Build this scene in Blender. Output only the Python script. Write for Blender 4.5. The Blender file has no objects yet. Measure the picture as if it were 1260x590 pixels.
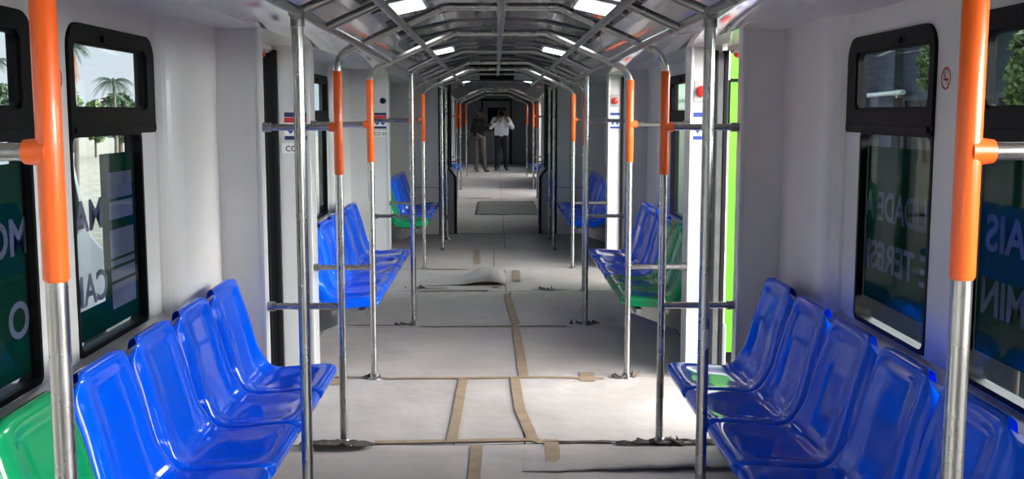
import bpy, bmesh, math, random
from mathutils import Vector, Matrix, noise
random.seed(7)
SC = bpy.context.scene
COL = SC.collection
PI = math.pi

# ------------------------------------------------------------------ materials
def new_mat(name):
    m = bpy.data.materials.new(name); m.use_nodes = True
    nt = m.node_tree
    b = nt.nodes['Principled BSDF']
    return m, nt, b
def N(nt, typ, **kw):
    n = nt.nodes.new(typ)
    for k, v in kw.items():
        if k in n.inputs: n.inputs[k].default_value = v
        else: setattr(n, k, v)
    return n
def pmat(name, col, rough=.5, metal=0., coat=0., spec=.5, var=0., vscale=6., bump=0., bscale=40., rvar=0., stretch=None, trans=0.):
    m, nt, b = new_mat(name)
    b.inputs['Base Color'].default_value = (*col, 1)
    b.inputs['Roughness'].default_value = rough
    b.inputs['Metallic'].default_value = metal
    b.inputs['Coat Weight'].default_value = coat
    b.inputs['Coat Roughness'].default_value = .05
    b.inputs['Specular IOR Level'].default_value = spec
    tc = N(nt, 'ShaderNodeTexCoord')
    src = tc.outputs['Object']
    if stretch:
        mp = N(nt, 'ShaderNodeMapping'); mp.inputs['Scale'].default_value = stretch
        nt.links.new(src, mp.inputs['Vector']); src = mp.outputs['Vector']
    nz = N(nt, 'ShaderNodeTexNoise', Scale=vscale, Detail=4.)
    nt.links.new(src, nz.inputs['Vector'])
    cr = N(nt, 'ShaderNodeMapRange')
    cr.inputs['From Min'].default_value = .3; cr.inputs['From Max'].default_value = .7
    cr.inputs['To Min'].default_value = 1 - var; cr.inputs['To Max'].default_value = 1 + var * .6
    nt.links.new(nz.outputs['Fac'], cr.inputs['Value'])
    mx = N(nt, 'ShaderNodeMix', data_type='RGBA', blend_type='MULTIPLY')
    mx.inputs[0].default_value = 1
    mx.inputs[6].default_value = (*col, 1)
    nt.links.new(cr.outputs[0], mx.inputs[7])
    nt.links.new(mx.outputs[2], b.inputs['Base Color'])
    if rvar:
        r2 = N(nt, 'ShaderNodeMapRange')
        r2.inputs['To Min'].default_value = max(.02, rough - rvar); r2.inputs['To Max'].default_value = rough + rvar
        nt.links.new(nz.outputs['Fac'], r2.inputs['Value']); nt.links.new(r2.outputs[0], b.inputs['Roughness'])
    if bump:
        n2 = N(nt, 'ShaderNodeTexNoise', Scale=bscale, Detail=3.)
        nt.links.new(src, n2.inputs['Vector'])
        bp = N(nt, 'ShaderNodeBump', Strength=bump, Distance=.01)
        nt.links.new(n2.outputs['Fac'], bp.inputs['Height']); nt.links.new(bp.outputs['Normal'], b.inputs['Normal'])
    return m

M = {}
M['steel'] = pmat('brushed_steel', (.38, .38, .375), .27, 1., var=.08, vscale=9, rvar=.06)
M['steel_dark'] = pmat('dull_steel', (.30, .305, .31), .3, 1., var=.12, vscale=7, rvar=.08)
M['orange'] = pmat('orange_sleeve', (.88, .13, .012), .36, coat=.25, var=.05)
M['blue'] = pmat('blue_plastic', (.0, .092, .80), .085, spec=.26, coat=.0, var=.04, vscale=3, bump=.02, bscale=9, rvar=.04)
M['green'] = pmat('green_plastic', (.003, .23, .085), .12, spec=.4, coat=.0, var=.05, vscale=3, bump=.02, bscale=9)
M['wall'] = pmat('wall_panel', (.70, .685, .66), .38, coat=.15, var=.05, vscale=2.5, bump=.03, bscale=3)
M['screen'] = pmat('screen_laminate', (.62, .61, .59), .36, coat=.15, var=.05, vscale=3, bump=.02, bscale=4)
M['jamb'] = pmat('jamb_laminate', (.60, .60, .605), .33, coat=.2, var=.03, vscale=3)
M['cove'] = pmat('glossy_cove', (.80, .785, .76), .10, coat=.8, var=.08, vscale=2, bump=.10, bscale=2.2)
M['ceil'] = pmat('ceiling_laminate', (.20, .205, .22), .14, .35, coat=.6, var=.45, vscale=5, bump=.12, bscale=5, stretch=(1, .35, 1))
M['rubber'] = pmat('black_rubber', (.006, .006, .007), .6, spec=.2, var=.1)
M['black'] = pmat('black_frame', (.003, .003, .0035), .5, spec=.12, var=.1)
M['alu'] = pmat('aluminium_sill', (.55, .56, .58), .28, .7, var=.08)
M['floor'] = pmat('dark_vinyl', (.035, .033, .032), .55, var=.3)
M['card_back'] = pmat('torn_board', (.085, .065, .052), .85, var=.4, vscale=18, bump=.4, bscale=60)
M['tape'] = pmat('kraft_tape', (.37, .275, .185), .5, var=.15, vscale=14, bump=.1)
M['tape_dim'] = pmat('worn_tape', (.32, .26, .20), .55, var=.25, vscale=14, bump=.1)
M['grey_panel'] = pmat('gangway_panel', (.20, .215, .24), .4, coat=.1, var=.06)
M['bellows'] = pmat('bellows_rubber', (.014, .014, .015), .6, var=.2)
M['door_edge'] = pmat('door_edge', (.10, .105, .11), .5, var=.3, vscale=12)
M['red'] = pmat('red_button', (.75, .03, .02), .35, coat=.3)
M['red_ink'] = pmat('red_ink', (.55, .02, .03), .5)
M['blue_ink'] = pmat('blue_ink', (.02, .05, .30), .5)
M['navy'] = pmat('navy_ink', (.012, .02, .09), .5)
M['white'] = pmat('white_plastic', (.80, .80, .80), .4)
M['plate'] = pmat('grey_plate', (.42, .41, .40), .4, .2)
M['ink'] = pmat('black_ink', (.01, .01, .01), .6)
M['rim'] = pmat('screen_trim', (.66, .67, .68), .3, .3)
M['leaf'] = pmat('leaf', (.045, .075, .035), .55, var=.6, vscale=1.2)
M['leaf2'] = pmat('leaf_pale', (.085, .14, .035), .55, var=.5, vscale=1.5)
M['palm'] = pmat('palm_leaf', (.03, .05, .028), .5, var=.4)
M['dead'] = pmat('dry_frond', (.16, .07, .035), .8, var=.4)
M['bark'] = pmat('bark', (.06, .045, .035), .9, var=.4, bump=.5)
M['gravel'] = pmat('red_gravel', (.030, .020, .016), .95, var=.6, vscale=14, bump=.8, bscale=30)
M['ground'] = pmat('dry_ground', (.27, .25, .19), .95, var=.4, vscale=3, bump=.5)
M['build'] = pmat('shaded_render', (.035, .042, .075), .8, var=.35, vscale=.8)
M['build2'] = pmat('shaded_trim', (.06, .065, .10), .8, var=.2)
M['lime'] = pmat('lime_paint', (.16, .62, .03), .3, coat=.4, var=.1, vscale=1.4)
M['vanwhite'] = pmat('van_white', (.62, .66, .68), .3, coat=.4)
M['concrete'] = pmat('concrete', (.36, .35, .33), .9, var=.2)
M['skin'] = pmat('skin', (.16, .075, .045), .5)
M['shirt'] = pmat('white_cotton', (.80, .83, .90), .8, bump=.3, bscale=14)
M['blackcloth'] = pmat('black_cotton', (.012, .011, .013), .8)
M['trouser'] = pmat('navy_trouser', (.014, .015, .028), .8)
M['greytrouser'] = pmat('grey_trouser', (.060, .052, .052), .8, bump=.2, bscale=14)
M['shoe'] = pmat('black_leather', (.01, .01, .01), .3)
M['shoe_tan'] = pmat('tan_leather', (.16, .08, .04), .4)
M['hair'] = pmat('dark_hair', (.008, .006, .005), .5)

def card_mat():
    m, nt, b = new_mat('grey_board')
    b.inputs['Roughness'].default_value = .62
    b.inputs['Specular IOR Level'].default_value = .35
    tc = N(nt, 'ShaderNodeTexCoord')
    a = N(nt, 'ShaderNodeTexNoise', Scale=1.3, Detail=5.); nt.links.new(tc.outputs['Object'], a.inputs['Vector'])
    mp = N(nt, 'ShaderNodeMapping'); mp.inputs['Scale'].default_value = (2, 6, 2)
    nt.links.new(tc.outputs['Object'], mp.inputs['Vector'])
    s = N(nt, 'ShaderNodeTexNoise', Scale=1.6, Detail=4.); nt.links.new(mp.outputs[0], s.inputs['Vector'])
    r = N(nt, 'ShaderNodeValToRGB')
    r.color_ramp.elements[0].position = .3; r.color_ramp.elements[0].color = (.43, .395, .37, 1)
    r.color_ramp.elements[1].position = .72; r.color_ramp.elements[1].color = (.54, .505, .48, 1)
    nt.links.new(a.outputs['Fac'], r.inputs['Fac'])
    r2 = N(nt, 'ShaderNodeMapRange'); r2.inputs['From Min'].default_value = .35; r2.inputs['From Max'].default_value = .75
    r2.inputs['To Min'].default_value = 1.02; r2.inputs['To Max'].default_value = .94
    nt.links.new(s.outputs['Fac'], r2.inputs['Value'])
    mx = N(nt, 'ShaderNodeMix', data_type='RGBA', blend_type='MULTIPLY'); mx.inputs[0].default_value = 1
    nt.links.new(r.outputs[0], mx.inputs[6]); nt.links.new(r2.outputs[0], mx.inputs[7])
    nt.links.new(mx.outputs[2], b.inputs['Base Color'])
    n2 = N(nt, 'ShaderNodeTexNoise', Scale=3.5, Detail=3.); nt.links.new(tc.outputs['Object'], n2.inputs['Vector'])
    bp = N(nt, 'ShaderNodeBump', Strength=.55, Distance=.03)
    nt.links.new(n2.outputs['Fac'], bp.inputs['Height']); nt.links.new(bp.outputs['Normal'], b.inputs['Normal'])
    return m
M['card'] = card_mat()

def glass_mat(name, tint, refl=1.0):
    m = bpy.data.materials.new(name); m.use_nodes = True
    nt = m.node_tree; nt.nodes.clear()
    o = N(nt, 'ShaderNodeOutputMaterial')
    t = N(nt, 'ShaderNodeBsdfTransparent', Color=(*tint, 1))
    g = N(nt, 'ShaderNodeBsdfGlossy', Roughness=.02)
    lw = N(nt, 'ShaderNodeLayerWeight', Blend=.5)
    pw = N(nt, 'ShaderNodeMath', operation='POWER'); pw.inputs[1].default_value = 5
    nt.links.new(lw.outputs['Facing'], pw.inputs[0])
    f = N(nt, 'ShaderNodeMath', operation='MULTIPLY_ADD'); f.inputs[1].default_value = .26; f.inputs[2].default_value = .02
    nt.links.new(pw.outputs[0], f.inputs[0])
    x = N(nt, 'ShaderNodeMixShader')
    nt.links.new(f.outputs[0], x.inputs[0]); nt.links.new(t.outputs[0], x.inputs[1]); nt.links.new(g.outputs[0], x.inputs[2])
    nt.links.new(x.outputs[0], o.inputs['Surface'])
    return m
M['glass'] = glass_mat('window_glass', (.86, .91, .93))

def film_mat(name, col, see, trans=.35):
    m = bpy.data.materials.new(name); m.use_nodes = True
    nt = m.node_tree; nt.nodes.clear()
    o = N(nt, 'ShaderNodeOutputMaterial')
    d = N(nt, 'ShaderNodeBsdfDiffuse', Color=(*col, 1))
    tl = N(nt, 'ShaderNodeBsdfTranslucent', Color=(*col, 1))
    tp = N(nt, 'ShaderNodeBsdfTransparent', Color=(*[min(1, .25 + c * 2) for c in col], 1))
    a = N(nt, 'ShaderNodeMixShader', Fac=trans); b = N(nt, 'ShaderNodeMixShader', Fac=see)
    nt.links.new(d.outputs[0], a.inputs[1]); nt.links.new(tl.outputs[0], a.inputs[2])
    nt.links.new(a.outputs[0], b.inputs[1]); nt.links.new(tp.outputs[0], b.inputs[2])
    nt.links.new(b.outputs[0], o.inputs['Surface'])
    return m
M['film'] = film_mat('green_film', (.004, .045, .026), .04)
M['film2'] = film_mat('dark_green_film', (.004, .036, .022), .05)
M['clearfilm'] = film_mat('clear_film', (.02, .06, .05), .8)
M['letter'] = film_mat('lilac_letter', (.24, .23, .34), .0, .45)
M['letter2'] = film_mat('dim_lilac_letter', (.26, .27, .44), .0, .5)

def emit_mat(name, col, s):
    m, nt, b = new_mat(name)
    b.inputs['Base Color'].default_value = (.8, .8, .8, 1)
    b.inputs['Emission Color'].default_value = (*col, 1); b.inputs['Emission Strength'].default_value = s
    return m
M['lamp'] = emit_mat('lamp_diffuser', (.97, .98, 1.), 2.6)

# ------------------------------------------------------------------ mesh helpers
class MB:
    def __init__(s): s.v = []; s.f = []; s.sm = []; s.mi = []
    def add(s, vs, fs, smooth=False, mi=0):
        o = len(s.v); s.v += [tuple(p) for p in vs]
        for f in fs: s.f.append(tuple(i + o for i in f)); s.sm.append(smooth); s.mi.append(mi)
        return s
    def box(s, a, b, mi=0):
        x0, y0, z0 = [min(a[i], b[i]) for i in range(3)]; x1, y1, z1 = [max(a[i], b[i]) for i in range(3)]
        vs = [(x0,y0,z0),(x1,y0,z0),(x1,y1,z0),(x0,y1,z0),(x0,y0,z1),(x1,y0,z1),(x1,y1,z1),(x0,y1,z1)]
        return s.add(vs, [(0,3,2,1),(4,5,6,7),(0,1,5,4),(1,2,6,5),(2,3,7,6),(3,0,4,7)], False, mi)
    def tube(s, path, r, n=14, cap=True, mi=0):
        P = [Vector(p) for p in path]; R = r if isinstance(r, (list, tuple)) else [r] * len(P)
        T = []
        for i in range(len(P)):
            d = (P[min(i+1, len(P)-1)] - P[max(i-1, 0)]); T.append(d.normalized())
        up = Vector((0,0,1)) if abs(T[0].z) < .9 else Vector((0,1,0))
        nx = T[0].cross(up).normalized(); vs = []
        for i, p in enumerate(P):
            nx = (nx - T[i] * nx.dot(T[i])).normalized(); ny = T[i].cross(nx)
            for k in range(n):
                a = 2*PI*k/n; vs.append(p + (nx*math.cos(a) + ny*math.sin(a)) * R[i])
        fs = []
        for i in range(len(P)-1):
            for k in range(n):
                k2 = (k+1) % n; fs.append((i*n+k, i*n+k2, (i+1)*n+k2, (i+1)*n+k))
        s.add(vs, fs, True, mi)
        if cap:
            s.add(vs[:n], [tuple(range(n))[::-1]], False, mi); s.add(vs[-n:], [tuple(range(n))], False, mi)
        return s
    def lathe(s, prof, axis_o, axis, n=20, mi=0):
        A = Vector(axis).normalized(); O = Vector(axis_o)
        u = A.orthogonal().normalized(); w = A.cross(u); vs = []; fs = []
        for r, h in prof:
            for k in range(n):
                a = 2*PI*k/n; vs.append(O + A*h + (u*math.cos(a) + w*math.sin(a))*r)
        for i in range(len(prof)-1):
            for k in range(n):
                k2 = (k+1) % n; fs.append((i*n+k, i*n+k2, (i+1)*n+k2, (i+1)*n+k))
        return s.add(vs, fs, True, mi)
    def extr(s, poly, y0, y1, mi=0, smooth=False):   # polygon in XZ swept along Y
        n = len(poly); vs = [(x, y0, z) for x, z in poly] + [(x, y1, z) for x, z in poly]
        fs = [(i, (i+1) % n, (i+1) % n + n, i+n) for i in range(n)]
        s.add(vs, fs, smooth, mi)
        return s.add(vs, [tuple(range(n))[::-1], tuple(range(n, 2*n))], False, mi)
    def plate(s, poly, x0, x1, mi=0):                # polygon in YZ swept along X
        n = len(poly); vs = [(x0, y, z) for y, z in poly] + [(x1, y, z) for y, z in poly]
        fs = [(i, (i+1) % n, (i+1) % n + n, i+n) for i in range(n)] + [tuple(range(n))[::-1], tuple(range(n, 2*n))]
        return s.add(vs, fs, False, mi)
    def frame(s, outer, inner, x0, x1, mi=0):        # ring between two equal-count YZ loops, swept along X
        n = len(outer)
        vs = [(x0, y, z) for y, z in outer] + [(x0, y, z) for y, z in inner] + [(x1, y, z) for y, z in outer] + [(x1, y, z) for y, z in inner]
        fs = []
        for i in range(n):
            j = (i+1) % n
            fs += [(i, j, n+j, n+i), (2*n+i, 3*n+i, 3*n+j, 2*n+j), (i, 2*n+i, 2*n+j, j), (n+i, n+j, 3*n+j, 3*n+i)]
        return s.add(vs, fs, False, mi)
    def build(s, name, mats, parent=None, bevel=0., loc=None, fix=True):
        me = bpy.data.meshes.new(name); me.from_pydata(s.v, [], s.f)
        me.polygons.foreach_set('use_smooth', s.sm); me.polygons.foreach_set('material_index', s.mi)
        for m in (mats if isinstance(mats, (list, tuple)) else [mats]): me.materials.append(m)
        if fix:
            bm = bmesh.new(); bm.from_mesh(me); bmesh.ops.recalc_face_normals(bm, faces=bm.faces); bm.to_mesh(me); bm.free()
        me.update()
        o = bpy.data.objects.new(name, me); COL.objects.link(o)
        if parent: o.parent = parent; 
        if loc: o.location = loc
        if bevel:
            bv = o.modifiers.new('bevel', 'BEVEL'); bv.width = bevel; bv.segments = 2; bv.limit_method = 'ANGLE'; bv.angle_limit = math.radians(40)
        return o
def tag(o, label, cat, group=None, kind=None):
    o['label'] = label; o['category'] = cat
    if group: o['group'] = group
    if kind: o['kind'] = kind
    return o
def empty(name, loc, label, cat, group=None):
    o = bpy.data.objects.new(name, None); COL.objects.link(o); o.location = loc; o.empty_display_size = .1
    return tag(o, label, cat, group)
def struct(o, label=None):
    o['kind'] = 'structure'
    if label: o['label'] = label
    return o
def under(par, o):      # parent keeping world place (parents carry only a translation)
    o.parent = par; o.matrix_parent_inverse = Matrix.Translation(-Vector(par.location)); return o
def fillet(pts, rads, n=7):
    P = [Vector(p) for p in pts]; out = [P[0]]
    for i in range(1, len(P)-1):
        r = rads[i-1]; a = (P[i-1]-P[i]).normalized(); b = (P[i+1]-P[i]).normalized()
        half = a.angle(b)/2; d = r/math.tan(half)
        s = P[i]+a*d; e = P[i]+b*d; c = P[i] + (a+b).normalized()*(r/math.sin(half))
        for k in range(n+1):
            t = k/n; q = s.lerp(e, t); q = c + (q-c).normalized()*r; out.append(q)
    out.append(P[-1]); return out
def rrect(y0, y1, z0, z1, r, seg=5):
    rr = r if isinstance(r, (list, tuple)) else [r]*4; out = []
    for (cy, cz, a0), q in zip(((y0, z0, PI), (y1, z0, 1.5*PI), (y1, z1, 0), (y0, z1, .5*PI)), rr):
        sy = 1 if cy == y0 else -1; sz = 1 if cz == z0 else -1
        for k in range(seg+1):
            a = a0 + .5*PI*k/seg; out.append((cy+sy*q + q*math.cos(a), cz+sz*q + q*math.sin(a)))
    return out

# ------------------------------------------------------------------ layout numbers (metres)
WX = 1.40          # window wall
PX = 1.315         # thick wall pier
OX = 1.46          # outer skin
IN = 1.115         # inner edge of the door screens
YB, YE = -5.2, 34.0
GW0, GW1 = 14.05, 15.25
DOORS = [(-4.3, -2.9), (.40, 1.74), (5.04, 6.30), (9.54, 10.88), (20.45, 22.2), (26.9, 28.3)]
WINS = [(2.35, 3.20), (3.46, 4.31), (6.80, 7.65), (7.91, 8.76), (11.42, 12.27), (12.53, 13.38),
        (-1.05, -.20), (-2.16, -1.31), (16.3, 17.15), (17.4, 18.25), (23.0, 23.85), (24.1, 24.95), (29.5, 30.35), (30.6, 31.45)]
ZC = 1.985
WZ0, WZ1 = .79, 1.895
LOW = {2.35: (.055, .025), 3.46: (.0, .15)}      # how far the lower pane is set in from the hopper's ends
def low(w0): return LOW.get(w0, (.055, .085))

# ------------------------------------------------------------------ floor, ground
MB().box((-OX, YB, -.06), (OX, YE, 0)).build('floor', M['floor']); struct(bpy.data.objects['floor'])
g = MB().box((-80, -40, -1.35), (0, 120, -1.10)).build('ground', M['ground']); struct(g)
g = MB().box((0, -40, -1.35), (80, 120, -1.10)).build('ground', M['gravel']); struct(g)

# ------------------------------------------------------------------ walls
def wall(s, name):
    mb = MB()
    segs = []; y = YB
    for d0, d1 in DOORS: segs.append((y, d0)); y = 6.80 if (s > 0 and d1 == 6.30) else d1
    segs.append((y, YE))
    for a, b in segs:
        ws = sorted(w for w in WINS if a <= w[0] < b)
        cuts = [(a, b)] if not (a < GW0 < b) else [(a, GW0), (GW1, b)]
        for ca, cb in cuts:
            w2 = [w for w in ws if ca <= w[0] < cb]
            mb.box((s*WX, ca, 0), (s*OX, cb, WZ0)); mb.box((s*WX, ca, WZ1), (s*OX, cb, 2.05))
            y = ca
            for w0, w1 in w2:
                (mb.box((s*WX, y, WZ0), (s*OX, w0, WZ1)) if w0 > y+.001 else None); y = w1
            mb.box((s*WX, y, WZ0), (s*OX, cb, WZ1))
            # lower opening is narrower than the upper hopper
            for w0, w1 in w2:
                l0, l1 = low(w0)
                if l0: mb.box((s*WX, w0, WZ0), (s*OX, w0+l0+.005, 1.525))
                mb.box((s*WX, w1-l1-.005, WZ0), (s*OX, w1, 1.525))
            # upper corners of the openings
            for w0, w1 in w2:
                for yc, sg in ((w0, 1), (w1, -1)):
                    r = .085; arc = [(yc + sg*(r - r*math.sin(t*PI/12)), WZ1 - r + r*math.cos(t*PI/12)) for t in range(7)]
                    mb.plate([(yc, WZ1)] + arc, s*WX, s*OX)
    o = mb.build(name, M['wall']); struct(o); return o
wall(-1, 'wall_left'); wall(1, 'wall_right')

def pier(s, y0, y1, ramp0, ramp1, name):   # thick pier beside a door, curved return towards the window
    loop = []
    def ret(ya, yb):
        n = 8
        return [(PX + (WX+.005-PX)*(1-math.sin(t/n*PI/2)), ya + (yb-ya)*(1-math.cos(t/n*PI/2))) for t in range(n+1)]
    pts = []
    if ramp0: pts += ret(y0, y0+.11)
    else: pts.append((PX, y0))
    if ramp1: pts += [(x, y) for x, y in reversed(ret(y1, y1-.11))]
    else: pts.append((PX, y1))
    pts += [(WX+.005, y1), (WX+.005, y0)]
    cl = []
    for p in pts:
        if not cl or (abs(p[0]-cl[-1][0]) + abs(p[1]-cl[-1][1])) > 1e-5: cl.append(p)
    if abs(cl[0][0]-cl[-1][0]) + abs(cl[0][1]-cl[-1][1]) < 1e-5: cl.pop()
    n = len(cl); H = 2.03
    vs = [(s*x, y, 0) for x, y in cl] + [(s*x, y, H) for x, y in cl]
    mb = MB(); mb.add(vs, [(i, (i+1) % n, (i+1) % n+n, i+n) for i in range(n)], False)
    mb.add(vs, [tuple(range(n)), tuple(range(n, 2*n))])
    o = mb.build(name, M['wall']); struct(o)
for s, sd in ((-1, 'left'), (1, 'right')):
    for (a, b, r0, r1) in ((1.76, 2.22, 0, 1), (4.33, 5.0, 1, 0), (6.45, 6.74, 0, 1), (8.80, 9.47, 1, 0), (11.02, 11.36, 0, 1),
                           (-.1, .36, 1, 0), (22.26, 22.85, 0, 1), (19.7, 20.36, 1, 0)):
        if s > 0 and a == 6.45: mb = MB(); mb.box((PX-.02, 6.46, 0), (PX-.005, 6.78, 2.03)); struct(mb.build('wall_right', M['wall'])); continue
        pier(s, a, b, r0, r1, 'wall_' + sd)

def screen(s, y0, y1, sd, mat, xo=OX):            # door screen: wing wall from the side wall to the aisle
    mb = MB(); mb.box((s*(IN+.012), y0, 0), (s*xo, y1, 2.06))
    o = mb.build('wall_' + sd, mat); struct(o)
    t = MB(); t.box((s*IN, y0-.006, 0), (s*(IN+.016), y1+.006, 2.03))
    for z in (.3, .95, 1.6, 1.97): t.lathe([(0, .003), (.006, .002), (.007, 0)], (s*IN, (y0+y1)/2, z), (-s, 0, 0), 10)
    o2 = t.build('trim_1', M['rim'], bevel=.003); struct(o2)
for s, sd in ((-1, 'left'), (1, 'right')):
    screen(s, 1.74, 1.80, sd, M['screen']); screen(s, 4.98, 5.05, sd, M['screen'])
    screen(s, 6.29, 6.46, sd, M['jamb'], OX if s < 0 else 1.30); screen(s, 9.47, 9.55, sd, M['screen']); screen(s, 10.87, 11.03, sd, M['jamb'])
    screen(s, 20.36, 20.45, sd, M['screen']); screen(s, 22.2, 22.35, sd, M['jamb']); screen(s, 26.8, 26.9, sd, M['screen']); screen(s, 28.3, 28.4, sd, M['jamb'])

# window sills, skirting
for s, sd in ((-1, 'left'), (1, 'right')):
    for a, b in ((2.0, 4.35), (6.6, 8.80), (11.2, 13.8)):
        mb = MB(); pr = [(WX+.01, .79), (WX-.055, .765), (WX-.065, .75), (WX-.06, .735), (WX+.01, .72)]
        mb.extr([(s*x, z) for x, z in pr], a, b); o = mb.build('trim_2', M['alu']); struct(o)
    for a, b in ((1.8, 4.98), (6.46, 9.47), (11.03, 14.05)):
        mb = MB(); mb.box((s*(PX-.01), a, 0), (s*WX, b, .30)); o = mb.build('baseboard_' + sd, M['grey_panel'], bevel=.01); struct(o)

# ------------------------------------------------------------------ ceiling
def ceiling():
    half = [(OX, 1.99), (1.20, 1.985), (1.10, 1.99), (1.02, 2.005), (.93, 2.035), (.85, 2.08), (.79, 2.13), (.745, 2.18)]
    for s, sd in ((-1, 'left'), (1, 'right')):
        for a, b in ((YB, 5.045), (5.045, 9.545), (9.545, GW0), (GW1, 20.4), (20.4, YE)):
            mb = MB(); n = len(half); vs = []; K = 12
            for i in range(K+1):
                y = a + (b-a)*i/K
                vs += [(s*x, y, z) for x, z in half] 
            for lo, hi, mi in ((0, 2, 1), (2, n-1, 0)):
                mb.add(vs, [(i*n+k, i*n+k+1, (i+1)*n+k+1, (i+1)*n+k) for i in range(K) for k in range(lo, hi)], True, mi)
            mb.add([(s*x, y, z) for y in (a, b) for x, z in ((OX, 1.99), (OX, 2.3), (.745, 2.3), (.745, 2.18))], [(0,1,5,4),(1,2,6,5),(2,3,7,6)])
            o = mb.build('ceiling', [M['cove'], M['wall']], fix=False); struct(o)
    prof = [(-.76, 2.17), (-.70, 2.195), (-.34, 2.275), (-.15, 2.285), (0, 2.287), (.15, 2.285), (.34, 2.275), (.70, 2.195), (.76, 2.17)]
    y = YB; rows = [YB, -3, -.6, 1.6, 3.4, 5.03, 6.3, 7.95, 9.5, 10.9, 12.4, GW0, GW1, 18, 20.3, 22.3, 24.6, 27, 29.5, YE]
    for a, b in zip(rows, rows[1:]):
        if a == GW0: continue
        mb = MB(); n = len(prof)
        vs = [(x, yy, z) for yy in (a+.004, b-.004) for x, z in prof]
        mb.add(vs, [(k, k+1, n+k+1, n+k) for k in range(n-1)], True)
        # raised ribs along the panel edges and a pressed rib at mid-panel
        for yy in (a+.02, (a+b)/2, b-.02):
            mb.tube([(x*.97, yy, z-.004) for x, z in prof], .010, 6)
        o = mb.build('ceiling', M['ceil'], fix=False); struct(o)
    mb = MB(); mb.box((-OX, YB, 2.31), (OX, YE, 2.36)); struct(mb.build('ceiling', M['black']))
ceiling()
mb = MB(); mb.box((-OX, YB-.08, -.05), (OX, YB, 2.35)); struct(mb.build('wall_back', M['wall']))
mb = MB(); mb.box((-OX, YE, -.05), (OX, YE+.08, 2.35)); struct(mb.build('wall_front', M['grey_panel']))

cd_ = MB(); cd_.box((-.42, YE-.05, .02), (.42, YE, 1.98)); cdo = cd_.build('door_99', M['grey_panel'], bevel=.01); struct(cdo)
f_ = MB(); f_.frame([(-.48, .0), (.48, .0), (.48, 2.05), (-.48, 2.05)], [(-.43, .015), (.43, .015), (.43, 1.99), (-.43, 1.99)], 0, .07); f_.v = [(y, YE-x, z) for x, y, z in f_.v]; under(cdo, f_.build('frame', M['rubber']))
f_ = MB(); f_.box((-.28, YE-.056, 1.05), (.28, YE-.049, 1.78)); under(cdo, f_.build('pane', M['black'], bevel=.004))
f_ = MB(); f_.tube([(.33, YE-.05, 1.0), (.33, YE-.10, 1.0), (.24, YE-.10, 1.0)], .012, 8); under(cdo, f_.build('handle', M['steel']))
# ------------------------------------------------------------------ windows
wn = 0
for s in (-1, 1):
    for (w0, w1) in WINS:
        wn += 1
        near = 1.9 < w0 < 14
        x0, x1 = s*(WX-.012), s*(WX+.014); l0, l1 = low(w0)
        mb = MB()
        up = rrect(w0, w1, 1.525, WZ1, [.012, .012, .085, .085])
        upi = rrect(w0+.040, w1-.085, 1.612, WZ1-.058, .035)
        mb.frame(up, upi, x0, x1)
        mb.frame(rrect(w0+.032, w1-.077, 1.604, WZ1-.05, .035), rrect(w0+.050, w1-.095, 1.622, WZ1-.068, .03), s*(WX-.002), s*(WX+.018))
        mb.frame(rrect(w0+.002, w1-.002, 1.53, WZ1-.004, .02), rrect(w0+.012, w1-.012, 1.54, WZ1-.014, .02), s*(WX+.014), s*(OX+.004))
        mb.box((s*(WX-.02), w0+.02, 1.535), (s*(WX+.012), w1-.02, 1.555))
        mb.box((s*(WX-.022), (w0+w1)/2-.14, WZ1-.052), (s*(WX+.01), (w0+w1)/2+.10, WZ1-.03))
        lo = rrect(w0+l0, w1-l1, WZ0, 1.535, .03); li = rrect(w0+l0+.017, w1-l1-.017, WZ0+.018, 1.52, .03)
        mb.frame(lo, li, s*(WX-.004), s*(WX+.022)); mb.frame(lo, rrect(w0+l0+.006, w1-l1-.006, WZ0+.006, 1.53, .03), s*(WX+.022), s*(OX+.004))
        o = mb.build('window_%d' % wn, M['black']); struct(o)
        gl = MB(); gl.plate(rrect(w0+.045, w1-.09, 1.615, WZ1-.06, .03), s*(WX+.006), s*(WX+.010))
        gl.plate(rrect(w0+l0+.01, w1-l1-.01, WZ0+.01, 1.53, .03), s*(WX+.012), s*(WX+.016))
        p = gl.build('pane', M['glass']); p.parent = o

# ------------------------------------------------------------------ writing
def text_mesh(txt, size, bold=0., extrude=.0006, align='LEFT'):
    cu = bpy.data.curves.new('t', 'FONT'); cu.body = txt; cu.size = size; cu.offset = bold; cu.extrude = extrude; cu.align_x = align
    cu.resolution_u = 4
    ob = bpy.data.objects.new('t', cu); COL.objects.link(ob)
    bpy.context.view_layer.update()
    me = bpy.data.meshes.new_from_object(ob.evaluated_get(bpy.context.evaluated_depsgraph_get()))
    bpy.data.objects.remove(ob); bpy.data.curves.remove(cu)
    return me
def lettering(txt, size, origin, right, up, mat, parent, bold=0., align='LEFT', name='lettering', sx=1., fit=None):
    me = text_mesh(txt, size, bold, align=align)
    if fit: sx = fit/max(v.co.x for v in me.vertices)
    r = Vector(right); u = Vector(up); n = r.cross(u)
    mt = Matrix((( r.x*sx, u.x, n.x, origin[0]), (r.y*sx, u.y, n.y, origin[1]), (r.z*sx, u.z, n.z, origin[2]), (0,0,0,1)))
    me.transform(mt); me.materials.clear(); me.materials.append(mat)
    o = bpy.data.objects.new(name, me); COL.objects.link(o)
    if parent: under(parent, o)
    return o

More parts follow.
